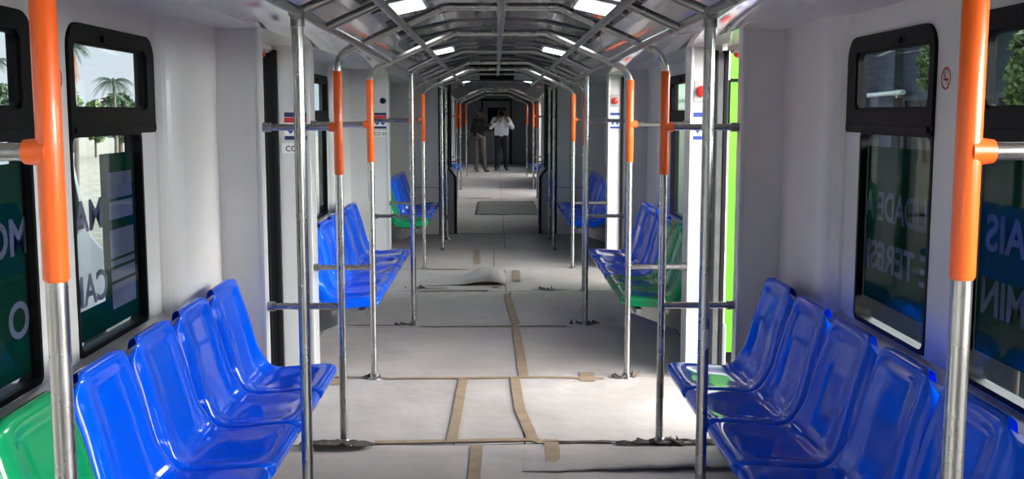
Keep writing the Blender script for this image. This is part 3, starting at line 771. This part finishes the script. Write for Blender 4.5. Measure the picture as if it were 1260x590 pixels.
# ------------------------------------------------------------------ gangway between the cars
def gang():
    Y0 = GW0
    poly_o = [(-OX, 0), (-OX, 2.36), (OX, 2.36), (OX, 0)]
    mb = MB()
    for s in (-1, 1): mb.box((s*.72, Y0, 0), (s*OX, Y0+.06, 2.34)); 
    mb.box((-.72, Y0, 2.03), (.72, Y0+.06, 2.34))
    struct(mb.build('wall_partition', M['wall']))
    # panel joints
    for s in (-1, 1):
        t = MB(); t.box((s*.955, Y0-.006, .3), (s*.965, Y0, 2.0)); t.box((s*.74, Y0-.006, .62), (s*1.3, Y0, .63)); struct(t.build('trim_5', M['grey_panel']))
        p = MB(); prf = [(s*.58, .02), (s*.58, .74), (s*.60, .80), (s*.65, .84), (s*.73, .86), (s*.73, .02)]
        p.extr(prf, Y0-.05, GW1+.05); struct(p.build('wall_gangway', M['grey_panel'], bevel=.008))
        f = MB(); f.extr([(s*.64, .86), (s*.63, 1.9), (s*.73, 2.03), (s*.73, .80)], Y0-.03, Y0+.06); f.extr([(s*.545, .01), (s*.545, .76), (s*.63, .87), (s*.66, .87), (s*.59, .76), (s*.59, .01)], Y0+.0, Y0+.10)
        struct(f.build('trim_6', M['rubber']))
        # ribbed bellows
        b = MB(); n = 14
        for k in range(n):
            y0 = Y0+.08+(GW1-Y0-.1)*k/n; y1 = Y0+.08+(GW1-Y0-.1)*(k+1)/n; ym = (y0+y1)/2
            vs = [(s*.66, y0, .84), (s*.75, ym, .84), (s*.66, y1, .84), (s*.66, y0, 2.06), (s*.75, ym, 2.06), (s*.66, y1, 2.06)]
            b.add(vs, [(0,1,4,3), (1,2,5,4)])
        b.box((s*.76, Y0, 0), (s*.78, GW1, 2.3)); struct(b.build('wall_bellows', M['bellows']))
    b = MB()
    for k in range(14):
        y0 = Y0+.08+(GW1-Y0-.1)*k/14; y1 = Y0+.08+(GW1-Y0-.1)*(k+1)/14
        b.add([(-.75, y0, 2.05), (.75, y0, 2.05), (-.75, (y0+y1)/2, 2.13), (.75, (y0+y1)/2, 2.13), (-.75, y1, 2.05), (.75, y1, 2.05)], [(0,1,3,2), (2,3,5,4)])
    b.box((-.78, Y0, 2.2), (.78, GW1, 2.25)); struct(b.build('ceiling_bellows', M['bellows']))
    mb = MB()
    for s in (-1, 1): mb.box((s*.72, GW1, 0), (s*OX, GW1+.06, 2.34))
    mb.box((-.72, GW1, 2.05), (.72, GW1+.06, 2.34)); struct(mb.build('wall_partition', M['wall']))
    v = empty('vent_grille', (0, Y0, 2.02), 'black slotted grille on the lintel above the gangway', 'grille')
    f = MB(); f.frame([(-.235, 2.03), (.215, 2.03), (.215, 2.245), (-.235, 2.245)], [(-.222, 2.043), (.202, 2.043), (.202, 2.232), (-.222, 2.232)], 0, .012)
    for o in f.v: pass
    f.v = [(y, Y0-x, z) for x, y, z in f.v]; under(v, f.build('frame', M['black']))
    k = MB(); k.box((-.225, Y0-.004, 2.04), (.205, Y0, 2.235)); under(v, k.build('backing', M['rubber']))
    for q in range(7):
        z = 2.055+q*.026; l = MB(); l.box((-.222, Y0-.011, z), (.202, Y0-.003, z+.006)); under(v, l.build('louvre', M['black']))
gang()

# ------------------------------------------------------------------ ceiling lamps
for Y, w in ((6.3, 'over the first doors'), (10.75, 'over the second doors'), (20.7, 'in the car beyond')):
    for s, sd in ((-1, 'left'), (1, 'right')):
        o = empty('ceiling_lamp', (s*.555, Y, 2.21), '%s rectangular white ceiling lamp %s' % (sd, w), 'lamp', 'white ceiling lamps')
        sl = .08/.36
        def q(x, d): return (s*x, None, 2.195+(.70-x)*sl - d)
        def slab(x0, x1, y0, y1, d0, d1):
            m = MB(); c = [(x0, y0), (x1, y0), (x1, y1), (x0, y1)]
            vs = [(s*x, y, 2.195+(.70-x)*sl-d0) for x, y in c] + [(s*x, y, 2.195+(.70-x)*sl-d1) for x, y in c]
            return m.add(vs, [(0,1,2,3), (4,5,6,7), (0,1,5,4), (1,2,6,5), (2,3,7,6), (3,0,4,7)])
        under(o, slab(.43, .68, Y-.30, Y+.30, 0, .014).build('frame', M['rim'], bevel=.003))
        under(o, slab(.45, .66, Y-.28, Y+.28, .012, .019).build('diffuser', M['lamp'], bevel=.002))

# ------------------------------------------------------------------ stickers, buttons, plaques
def disc(mb, c, r0, r1, n, axis, th):
    mb.lathe([(r0, 0), (r0, th), (r1, th), (r1, 0), (r0, 0)], c, axis, n)
for s in (-1, 1):
    sd = 'left' if s < 0 else 'right'
    o = empty('no_smoking_sticker', (s*WX, 3.39, 1.71), 'round no smoking sticker on the pillar between the near %s windows' % sd, 'sticker')
    c = (s*WX, 3.39, 1.71); ax = (-s, 0, 0)
    m = MB(); disc(m, c, .030, .036, 28, ax, .0012); 
    a = math.radians(45); d = Vector((0, math.cos(a), math.sin(a)))
    p = Vector(c)+Vector((-s*.001, 0, 0)); nn = Vector((0, -d.z, d.y))*.003
    m.add([p+d*.031+nn, p+d*.031-nn, p-d*.031-nn, p-d*.031+nn], [(0, 1, 2, 3)]); under(o, m.build('ring', M['red_ink']))
    m = MB(); m.box((s*WX, 3.372, 1.703), (s*(WX-.0009), 3.406, 1.710)); m.box((s*WX, 3.400, 1.714), (s*(WX-.0009), 3.406, 1.724)); under(o, m.build('cigarette', M['ink']))
    m = MB(); m.lathe([(0, .0004), (.038, .0004), (.038, -.002)], c, ax, 28); under(o, m.build('base', M['wall']))
for Y, dw in ((6.29, 'first'), (10.87, 'second')):
    yf = Y-.0005
    # left: black round intercom
    o = empty('intercom', (-1.165, Y, 1.72), 'black round intercom on the white panel at the %s left door' % dw, 'intercom')
    m = MB(); m.plate([(0, 0)]*3, 0, 0) if False else None
    m = MB(); m.box((-1.225, Y-.004, 1.63), (-1.125, Y, 1.83)); under(o, m.build('plate', M['jamb'], bevel=.003))
    m = MB(); m.lathe([(.030, 0), (.030, .008), (.024, .010), (.022, .006), (0, .005)], (-1.168, Y-.004, 1.725), (0, -1, 0), 24); under(o, m.build('button', M['rubber']))
    # right: red emergency button on a grey plate
    o = empty('emergency_button', (1.175, Y, 1.72), 'red emergency button on the bright panel at the %s right door' % dw, 'button')
    m = MB(); m.box((1.135, Y-.006, 1.665), (1.225, Y+.002, 1.79)); under(o, m.build('plate', M['plate'], bevel=.004))
    m = MB(); m.lathe([(.034, 0), (.034, .012), (.030, .018), (0, .020)], (1.182, Y-.006, 1.727), (0, -1, 0), 24); under(o, m.build('button', M['red']))
    # stickers
    for s, sd in ((-1, 'left'), (1, 'right')):
        xa, xb = (-1.265, -1.135) if s < 0 else (1.135, 1.235)
        st = empty('notice_sticker', (s*1.2, Y, 1.46), ('red and blue notice sticker on the panel at the %s left door' if s < 0 else 'blue arrow notice sticker on the panel at the %s right door') % dw, 'sticker')
        def patch(nm, x0, x1, z0, z1, mat, dd=.0012):
            mm = MB(); mm.box((x0, Y-dd, z0), (x1, Y+.001, z1)); under(st, mm.build(nm, mat)); 
        patch('base', xa, xb, 1.445, 1.605, M['white'], .0006)
        patch('header', xa, xb, 1.578, 1.605, M['navy'] if s < 0 else M['blue_ink'])
        if s < 0: patch('red_band', xa, xb, 1.545, 1.576, M['red_ink'])
        patch('footer', xa, xb, 1.445, 1.468, M['navy'] if s < 0 else M['blue_ink'])
        for k in (0, 1):
            cx = xa + (xb-xa)*(.27+.46*k); w = (xb-xa)*.18
            mm = MB(); pl = [(cx-w, 1.538), (cx+w, 1.538), (cx+w, 1.505), (cx, 1.478), (cx-w, 1.505)]
            vs = [(x, Y-.0013, z) for x, z in pl] + [(x, Y, z) for x, z in pl]; mm.add(vs, [(0,1,2,3,4), (0,1,6,5), (1,2,7,6), (2,3,8,7), (3,4,9,8), (4,0,5,9)])
            under(st, mm.build('arrow', M['blue_ink']))
    pq = empty('number_plaque', (-1.2, Y, 1.37), 'white number plaque under the stickers at the %s left door' % dw, 'plaque')
    m = MB(); m.box((-1.285, Y-.003, 1.365), (-1.135, Y, 1.425)); under(pq, m.build('plate', M['white'], bevel=.002))
    lettering('CO 011', .046, (-1.262, Y-.004, 1.378), (1, 0, 0), (0, 0, 1), M['ink'], pq, .0006)

# ------------------------------------------------------------------ people
def blob(name, chains, mat, parent, vox=.016, smooth=6):
    """tapered capsules fused by a voxel remesh into one continuous surface"""
    bm = bmesh.new()
    for ch in chains:
        for (a, ra), (b, rb) in zip(ch, ch[1:]):
            a = Vector(a); b = Vector(b); n = max(2, int((b-a).length/(min(ra, rb)*.5)))
            for k in range(n+1):
                t = k/n; p = a.lerp(b, t); r = ra+(rb-ra)*t
                bmesh.ops.create_icosphere(bm, subdivisions=2, radius=r, matrix=Matrix.Translation(p))
    me = bpy.data.meshes.new(name); bm.to_mesh(me); bm.free()
    o = bpy.data.objects.new(name, me); COL.objects.link(o)
    rm = o.modifiers.new('r', 'REMESH'); rm.mode = 'VOXEL'; rm.voxel_size = vox; rm.use_smooth_shade = True
    s = o.modifiers.new('s', 'SMOOTH'); s.iterations = smooth; s.factor = .5
    bpy.context.view_layer.update()
    m2 = bpy.data.meshes.new_from_object(o.evaluated_get(bpy.context.evaluated_depsgraph_get()))
    o.modifiers.clear(); o.data = m2; bpy.data.meshes.remove(me); m2.name = name
    m2.materials.clear(); m2.materials.append(mat)
    m2.polygons.foreach_set('use_smooth', [True]*len(m2.polygons))
    under(parent, o); return o
def hand(w, d, side, curl):
    """five finger chains from wrist w along direction d"""
    d = Vector(d).normalized(); w = Vector(w); up = Vector((0, -1, 0)); lat = d.cross(up).normalized()*side; pal = lat.cross(d).normalized()
    ch = [[(w, .026), (w+d*.05, .030), (w+d*.085, .028)], [(w+d*.06-lat*.02, .020), (w+d*.085+lat*.02, .020)]]
    for k, l in enumerate((.066, .074, .069, .055)):
        b = w+d*.09+lat*(-.030+.020*k); m = b+d*l*.55+pal*l*.18*curl; e = m+d*l*.30+pal*l*.55*curl
        ch.append([(b, .0095), (m, .0088), (e, .0080)])
    b = w+d*.035-lat*.026; ch.append([(b, .012), (b-lat*.025+d*.025, .0105), (b-lat*.030+d*.055+pal*.01, .009)])
    return ch
def person(X, Y, label, male):
    o = empty('person', (X, Y, .012), label, 'person')
    V = lambda x, y, z: (X+x, Y+y, z+.012)
    if male:
        sh, el, wr = {}, {}, {}
        sh[-1] = V(-.19, 0, 1.42); el[-1] = V(-.29, -.12, 1.20); wr[-1] = V(-.10, -.27, 1.44)
        sh[1] = V(.19, 0, 1.42); el[1] = V(.30, -.12, 1.20); wr[1] = V(.09, -.27, 1.46)
        hips = {s: V(s*.095, 0, .90) for s in (-1, 1)}; kn = {s: V(s*.12, -.02, .48) for s in (-1, 1)}; an = {s: V(s*.13, .03, .09) for s in (-1, 1)}
        hd = V(.0, -.02, 1.60)
        toe = {s: V(s*.155, -.15, .045) for s in (-1, 1)}
    else:
        sh, el, wr = {}, {}, {}
        sh[-1] = V(-.13, .05, 1.40); el[-1] = V(-.20, .02, 1.12); wr[-1] = V(-.05, -.20, 1.02)
        sh[1] = V(.12, -.05, 1.40); el[1] = V(.17, -.16, 1.14); wr[1] = V(.27, -.30, 1.24)
        hips = {-1: V(-.075, .03, .90), 1: V(.075, -.03, .90)}; kn = {-1: V(-.09, .0, .48), 1: V(.11, -.04, .48)}; an = {-1: V(-.09, .05, .09), 1: V(.16, -.02, .09)}
        hd = V(.03, -.02, 1.58); toe = {-1: V(-.05, -.12, .04), 1: V(.24, -.17, .04)}
    H = Vector(hd); k = 1 if male else .88
    fd = Vector((0, -1, 0)) if male else Vector((.75, -.66, 0)).normalized(); lt = fd.cross(Vector((0, 0, 1)))
    body = [[(V(0, .01, .95), .12*k), (V(0, .0, 1.12), .115*k), (V(0, .01, 1.33), .125*k), (V(0, .01, 1.44), .07)], [(V(0, .01, 1.42), .056*k), (H+Vector((0, .01, -.06)), .052*k)],
            [(H+Vector((0, .015, .03))-fd*.015, .088), (H+fd*.01-Vector((0, 0, .045)), .066), (H+fd*.03-Vector((0, 0, .085)), .040)],
            [(H+fd*.085+Vector((0, 0, .012)), .010), (H+fd*.102-Vector((0, 0, .022)), .015)], [(H+fd*.080-Vector((0, 0, .055))-lt*.018, .009), (H+fd*.080-Vector((0, 0, .055))+lt*.018, .009)]]
    for s in (-1, 1):
        body.append([(H+lt*s*.082+Vector((0, 0, .01)), .018), (H+lt*s*.086-Vector((0, 0, .025)), .013)])
        body.append([(V(0, .01, 1.38), .08), (sh[s], .055*k), (el[s], .042*k), (wr[s], .027)])
        body.append([(hips[s], .09*k), (kn[s], .058*k), (an[s], .036)]); body.append([(an[s], .034), (toe[s], .028)])
        dd = Vector(wr[s])-Vector(el[s])
        if male: dd = Vector((-s*.25, -.15, .9))
        body += hand(wr[s], dd, s, .8)
    blob('body', body, M['skin'], o, .0075, 2)
    top = [[(V(0, .01, 1.03), .150*k), (V(0, .0, 1.14), .150*k), (V(0, .01, 1.32), .145*k), (V(0, .01, 1.40), .10*k)], [(V(-.085, .01, 1.02), .115*k), (V(-.09, .01, 1.32), .115*k)], [(V(.085, .01, 1.02), .115*k), (V(.09, .01, 1.32), .115*k)]]
    for s in (-1, 1):
        e2 = Vector(el[s]).lerp(Vector(wr[s]), .82 if not male else .45)
        top.append([(V(s*.05, .01, 1.38), .085*k), (sh[s], .075*k), (el[s], .068*k), (e2, .050*k)])
    blob('shirt', top, M['shirt'] if male else M['blackcloth'], o, .016, 5)
    tr = [[(V(-.05, .01, .93), .13*k), (V(.05, .01, .93), .13*k)]]
    for s in (-1, 1): tr.append([(hips[s], .118*k), (kn[s], .082*k), (Vector(an[s])+Vector((0, 0, .0)), .068*k)])
    blob('trousers', tr, M['trouser'] if male else M['greytrouser'], o, .016, 5)
    for s in (-1, 1):
        blob('shoe', [[(Vector(an[s])+Vector((0, .03, -.045)), .045), (Vector(toe[s])+Vector((0, 0, .0)), .040)]], M['shoe'] if male else M['shoe_tan'], o, .012, 3)
    hr = [[(H+Vector((0, 0, .055))-fd*.02, .078), (H-fd*.045+Vector((0, 0, .0)), .068)]]
    if not male: hr = [[(H+Vector((0, 0, .055))-fd*.02, .082), (H-fd*.06, .075), (H-fd*.10-Vector((0, 0, .16)), .06), (H-fd*.09-Vector((0, 0, .26)), .035)]]
    blob('hair', hr, M['hair'], o, .012, 3)
    return o
person(.13, 29.7, 'person in a white shirt and dark trousers holding hands up to face', True)
person(-.47, 29.0, 'person in a black top and grey trousers with long dark hair', False)
def cam_prop():
    o = empty('camera', (.13, 29.7-.34, 1.56), 'small black camera held up by the person in the white shirt', 'camera')
    m = MB(); m.box((.06, 29.36, 1.535), (.20, 29.41, 1.625)); m.box((.10, 29.37, 1.62), (.16, 29.41, 1.65)); under(o, m.build('body', M['black'], bevel=.008))
    m = MB(); m.lathe([(.034, 0), (.034, .06), (.030, .065), (.024, .05), (0, .05)], (.13, 29.36, 1.575), (0, -1, 0)); under(o, m.build('lens', M['rubber']))
cam_prop()

# ------------------------------------------------------------------ outside
def leaves(mb, c, rx, ry, rz, n, sz):
    for _ in range(n):
        while True:
            p = Vector((random.uniform(-1, 1), random.uniform(-1, 1), random.uniform(-1, 1)))
            if .35 < p.length < 1: break
        q = Vector((c[0]+p.x*rx, c[1]+p.y*ry, c[2]+p.z*rz))
        a = Vector((random.gauss(0, 1), random.gauss(0, 1), random.gauss(0, .6))).normalized(); b = a.orthogonal().normalized()
        b = (Matrix.Rotation(random.uniform(0, 6.28), 3, a) @ b); l = sz*random.uniform(.6, 1.3)
        mb.add([q-a*l, q+b*l*.42, q+a*l, q-b*l*.42], [(0, 1, 2, 3)])
def at(px, py, Y): return (-.02+(px-610)*Y/1310, Y, 1.6-(py-139.5)*Y/1310*1.014)
def tree(px, top, wpx, Y, label, mat, n=1500, sz=.2, bot=None):
    x, y, zt = at(px, top, Y); r = wpx*Y/1310/2
    o = empty('leafy_tree', (x, y, -1.1), label, 'tree', 'trees beside the track')
    H = zt+1.1; zb = -1.1+H*.25 if bot is None else bot
    m = MB(); m.tube([(x, y, -1.1), (x+.04*r, y, -1.1+H*.35), (x-.03*r, y, -1.1+H*.65), (x, y, zt-.2*r)], [.12*r, .10*r, .07*r, .015*r], 8)
    f = MB(); K = 11
    for k in range(K):
        a = k*2.4; t = (k+.5)/K; rr = r*.62*math.sin(PI*(.2+.7*t)); cz = zb+(zt-zb)*(.12+.74*t)
        c = (x+rr*math.cos(a), y+rr*math.sin(a), cz)
        m.tube([(x, y, zb+(zt-zb)*.5*t), ((x+c[0])/2, (y+c[1])/2, cz-.1*r), c], [.05*r, .03*r, .01*r], 6)
        leaves(f, c, r*.48, r*.48, max(r*.34, (zt-zb)*.14), n//K, sz)
    under(o, m.build('trunk', M['bark'])); under(o, f.build('foliage', mat))
def palm(x, y, h, L, label, dead=0):
    o = empty('palm_tree', (x, y, -1.1), label, 'tree', 'trees beside the track')
    m = MB(); m.tube([(x, y, -1.1), (x+.1, y, h*.4-1), (x+.05, y, h-1.1)], [.10, .085, .075], 8); under(o, m.build('trunk', M['bark']))
    top = Vector((x+.05, y, h-1.1))
    for kind, cnt in (('frond', 24), ('dry_frond', dead)):
        for k in range(cnt):
            a = 2*PI*k/max(1, cnt)+random.uniform(-.15, .15); up = random.uniform(.1, .9) if kind == 'frond' else -.9
            f = MB(); prev = None; d = Vector((math.cos(a), math.sin(a), 0)); side = Vector((-math.sin(a), math.cos(a), 0)); n = 14; pts = []
            for i in range(n+1):
                t = i/n; pts.append(top + d*L*t*(1 if kind == 'frond' else .35) + Vector((0, 0, L*(up*t - .95*t*t))))
            f.tube(pts, [.03*(1-.9*i/n) for i in range(n+1)], 5)
            for i in range(1, n+1):
                for s in (-1, 1):
                    l = L*.34*math.sin(PI*(.12+.86*i/n)); p = pts[i]; t = (pts[i]-pts[i-1]); e = p+side*s*l*.75+t*1.4-Vector((0, 0, l*.45))
                    f.add([p-t*.3, p+t*.3, e], [(0, 1, 2)])
            under(o, f.build(kind, M['palm'] if kind == 'frond' else M['dead']))
def palm_at(px, py, Y, Lpx, label, dead=0):
    x, y, z = at(px, py, Y); palm(x, y, z+1.1+1.1-1.1, Lpx*Y/1310, label, dead)
palm_at(146, 102, 58, 25, 'palm tree on the left seen through the upper far window')
palm_at(97, 62, 40, 22, 'palm tree with drooping dry fronds close to the left orange pole', 9)
palm_at(5, 78, 54, 20, 'palm tree seen at the left picture edge in the near window')
tree(152, 112, 52, 62.5, 'bushy tree under the palm, seen in the far left window', M['leaf'], 2200, .22)
tree(122, 122, 26, 66, 'low round tree left of the palm in the far left window', M['leaf2'], 1500, .22)
tree(96, 108, 26, 74, 'pale tree behind the palm with dry fronds', M['leaf2'], 1500, .22)
tree(12, 102, 34, 63, 'taller tree at the picture edge in the near left window', M['leaf'], 2200, .22)
tree(38, 118, 24, 70, 'low tree right of the others in the near left window', M['leaf2'], 1500, .22)
tree(1152, 22, 52, 10, 'leafy branch hanging outside the far right window', M['leaf2'], 2200, .040, 1.75)
tree(1268, 30, 66, 8, 'leafy tree at the right picture edge outside the near right window', M['leaf2'], 2200, .040, 1.6)
# dark building along the right-hand side
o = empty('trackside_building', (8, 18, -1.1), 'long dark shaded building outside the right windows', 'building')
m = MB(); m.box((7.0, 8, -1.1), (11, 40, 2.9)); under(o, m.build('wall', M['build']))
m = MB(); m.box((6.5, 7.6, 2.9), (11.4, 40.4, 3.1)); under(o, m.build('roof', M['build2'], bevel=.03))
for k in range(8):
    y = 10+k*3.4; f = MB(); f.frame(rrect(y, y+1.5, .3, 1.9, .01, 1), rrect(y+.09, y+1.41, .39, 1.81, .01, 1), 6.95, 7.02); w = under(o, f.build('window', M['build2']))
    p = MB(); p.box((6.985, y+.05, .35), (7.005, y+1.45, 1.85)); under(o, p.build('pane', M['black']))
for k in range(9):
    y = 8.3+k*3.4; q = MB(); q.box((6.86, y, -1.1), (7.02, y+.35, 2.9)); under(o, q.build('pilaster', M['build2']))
m = MB(); m.tube([(6.80, 17.9, 1.95), (6.80, 19.0, 1.93), (6.80, 20.8, 1.90)], .045, 10); pp = under(o, m.build('streak', M['white'])); pp['label'] = 'white pipe'  # tube and brackets added as stand-in for a white streak reflected in the window
for y in (18.2, 20.5):
    m = MB(); m.box((6.80, y-.04, 1.86), (6.88, y+.04, 2.0)); under(pp, m.build('bracket', M['plate']))
# lime green railcar on the neighbouring track
o = empty('parked_railcar', (2.75, 11.4, -1.1), 'bright lime green parked railcar outside the first right door', 'railcar')
def loop(e): return [(2.12+e, -.75), (2.10+e, .4), (2.14+e, 1.6), (2.26+e, 2.35), (2.5+e, 2.62), (2.95-e, 2.66), (3.25-e, 2.5), (3.33-e, 1.6), (3.34-e, -.75)]
m = MB(); m.extr(loop(0), 10.3, 14.5); under(o, m.build('body', M['lime'], bevel=.05))
m = MB(); m.box((2.13, 10.285, 1.90), (3.32, 10.30, 1.93)); m.box((2.6, 10.28, .7), (3.2, 10.30, 1.75)); under(o, m.build('front_trim', M['black']))
m = MB()
for y in (10.9, 13.6):
    for x in (2.3, 3.15): m.lathe([(0, 0), (.33, 0), (.36, .03), (.33, .08), (0, .08)], (x, y, -.76), (1, 0, 0), 24)
m.box((2.25, 10.4, -.9), (3.2, 14.4, -.7)); under(o, m.build('bogie', M['rubber']))
# white and lime van on the left
o = empty('parked_van', (-4.8, 9.6, -1.1), 'white and lime van parked outside the left window', 'van')
vb = [(9.1, -.75), (10.75, -.75), (10.85, -.2), (10.8, .25), (10.45, .45), (10.1, 1.28), (9.8, 1.42), (9.2, 1.42), (9.1, 1.2)]
m = MB(); m.plate(vb, -5.6, -4.0); under(o, m.build('body', M['vanwhite'], bevel=.06))
m = MB(); m.plate([(9.72, .5), (10.25, .5), (9.98, 1.2), (9.72, 1.2)], -3.985, -4.0); under(o, m.build('side_window', M['black']))
m = MB(); m.plate([(9.16, -.7), (9.4, -.7), (9.62, .5), (9.62, 1.36), (9.2, 1.36), (9.16, 1.2)], -3.99, -4.0); under(o, m.build('lime_panel', M['lime']))
for y in (9.5, 10.4):
    for x in (-5.55, -4.05):
        m = MB(); m.lathe([(0, -.1), (.20, -.1), (.31, -.08), (.33, 0), (.31, .08), (.20, .1), (0, .1)], (x, y, -.77), (1, 0, 0), 24); under(o, m.build('wheel', M['rubber']))

# ------------------------------------------------------------------ world and light
w = bpy.data.worlds.new('sky'); SC.world = w; w.use_nodes = True
nt = w.node_tree; nt.nodes.clear()
out = N(nt, 'ShaderNodeOutputWorld'); bg = N(nt, 'ShaderNodeBackground')
tc = N(nt, 'ShaderNodeTexCoord')
sep = N(nt, 'ShaderNodeSeparateXYZ'); nt.links.new(tc.outputs['Generated'], sep.inputs[0])
ramp = N(nt, 'ShaderNodeValToRGB'); e = ramp.color_ramp.elements
e[0].position = 0.0; e[0].color = (.28, .33, .37, 1); e[1].position = .6; e[1].color = (.10, .19, .34, 1)
nt.links.new(sep.outputs['Z'], ramp.inputs['Fac'])
mp = N(nt, 'ShaderNodeMapping'); mp.inputs['Scale'].default_value = (1, 1, 2.6); nt.links.new(tc.outputs['Generated'], mp.inputs['Vector'])
cn = N(nt, 'ShaderNodeTexNoise', Scale=3.2, Detail=6.); nt.links.new(mp.outputs[0], cn.inputs['Vector'])
cr = N(nt, 'ShaderNodeMapRange'); cr.inputs['From Min'].default_value = .42; cr.inputs['From Max'].default_value = .62; nt.links.new(cn.outputs['Fac'], cr.inputs['Value'])
mx = N(nt, 'ShaderNodeMix', data_type='RGBA'); nt.links.new(cr.outputs[0], mx.inputs[0]); nt.links.new(ramp.outputs[0], mx.inputs[6]); mx.inputs[7].default_value = (.34, .35, .36, 1)
# broad bright haze round the hidden sun (right, behind the viewer, high)
SD = Vector((.50, -.36, .79)).normalized()   # the sun
HAZE = 12.5
HD = Vector((.99, .10, 0)).normalized()   # centre of the bright haze below it
dt = N(nt, 'ShaderNodeVectorMath', operation='DOT_PRODUCT'); nt.links.new(tc.outputs['Generated'], dt.inputs[0]); dt.inputs[1].default_value = HD
hz0 = N(nt, 'ShaderNodeMapRange', interpolation_type='SMOOTHSTEP'); hz0.inputs['From Min'].default_value = .15; hz0.inputs['From Max'].default_value = .85
hz0.inputs['To Min'].default_value = 0; hz0.inputs['To Max'].default_value = HAZE
nt.links.new(dt.outputs['Value'], hz0.inputs['Value'])
bd = N(nt, 'ShaderNodeMapRange', interpolation_type='SMOOTHSTEP'); bd.inputs['From Min'].default_value = .30; bd.inputs['From Max'].default_value = .62
bd.inputs['To Min'].default_value = 1; bd.inputs['To Max'].default_value = .12; nt.links.new(sep.outputs['Z'], bd.inputs['Value'])
hz = N(nt, 'ShaderNodeMath', operation='MULTIPLY'); nt.links.new(hz0.outputs[0], hz.inputs[0]); nt.links.new(bd.outputs[0], hz.inputs[1])
ad = N(nt, 'ShaderNodeMix', data_type='RGBA', blend_type='ADD'); ad.inputs[0].default_value = 1
nt.links.new(mx.outputs[2], ad.inputs[6])
hc = N(nt, 'ShaderNodeMix', data_type='RGBA', blend_type='MULTIPLY'); hc.inputs[0].default_value = 1; hc.inputs[6].default_value = (1, .97, .93, 1)
nt.links.new(hz.outputs[0], hc.inputs[7]); nt.links.new(hc.outputs[2], ad.inputs[7])
nt.links.new(ad.outputs[2], bg.inputs['Color']); bg.inputs['Strength'].default_value = 1.0
nt.links.new(bg.outputs[0], out.inputs['Surface'])
sd = bpy.data.lights.new('sun', 'SUN'); sd.energy = .3; sd.angle = math.radians(50); sd.color = (1, .95, .88)
so = bpy.data.objects.new('sun', sd); COL.objects.link(so); so.rotation_euler = (-SD).to_track_quat('-Z', 'Y').to_euler()

# ------------------------------------------------------------------ camera
cd = bpy.data.cameras.new('camera_view'); co = bpy.data.objects.new('camera_view', cd); COL.objects.link(co); SC.camera = co
cd.sensor_width = 36; cd.lens = 36*1310/1260; cd.clip_start = .05
co.location = (-.028, 0, 1.6)
co.rotation_euler = (PI/2 - math.atan((295-139.5)/1310), 0, -math.atan(20/1310))

SC.view_settings.view_transform = 'Standard'; SC.view_settings.look = 'None'; SC.view_settings.gamma = 1; SC.view_settings.use_curve_mapping = False
SC.view_settings.exposure = 1.55
SC.cycles.use_denoising = True; SC.cycles.max_bounces = 10; SC.cycles.diffuse_bounces = 6; SC.cycles.glossy_bounces = 5; SC.cycles.transparent_max_bounces = 16
SC.cycles.caustics_reflective = False; SC.cycles.caustics_refractive = False; SC.cycles.sample_clamp_indirect = 6
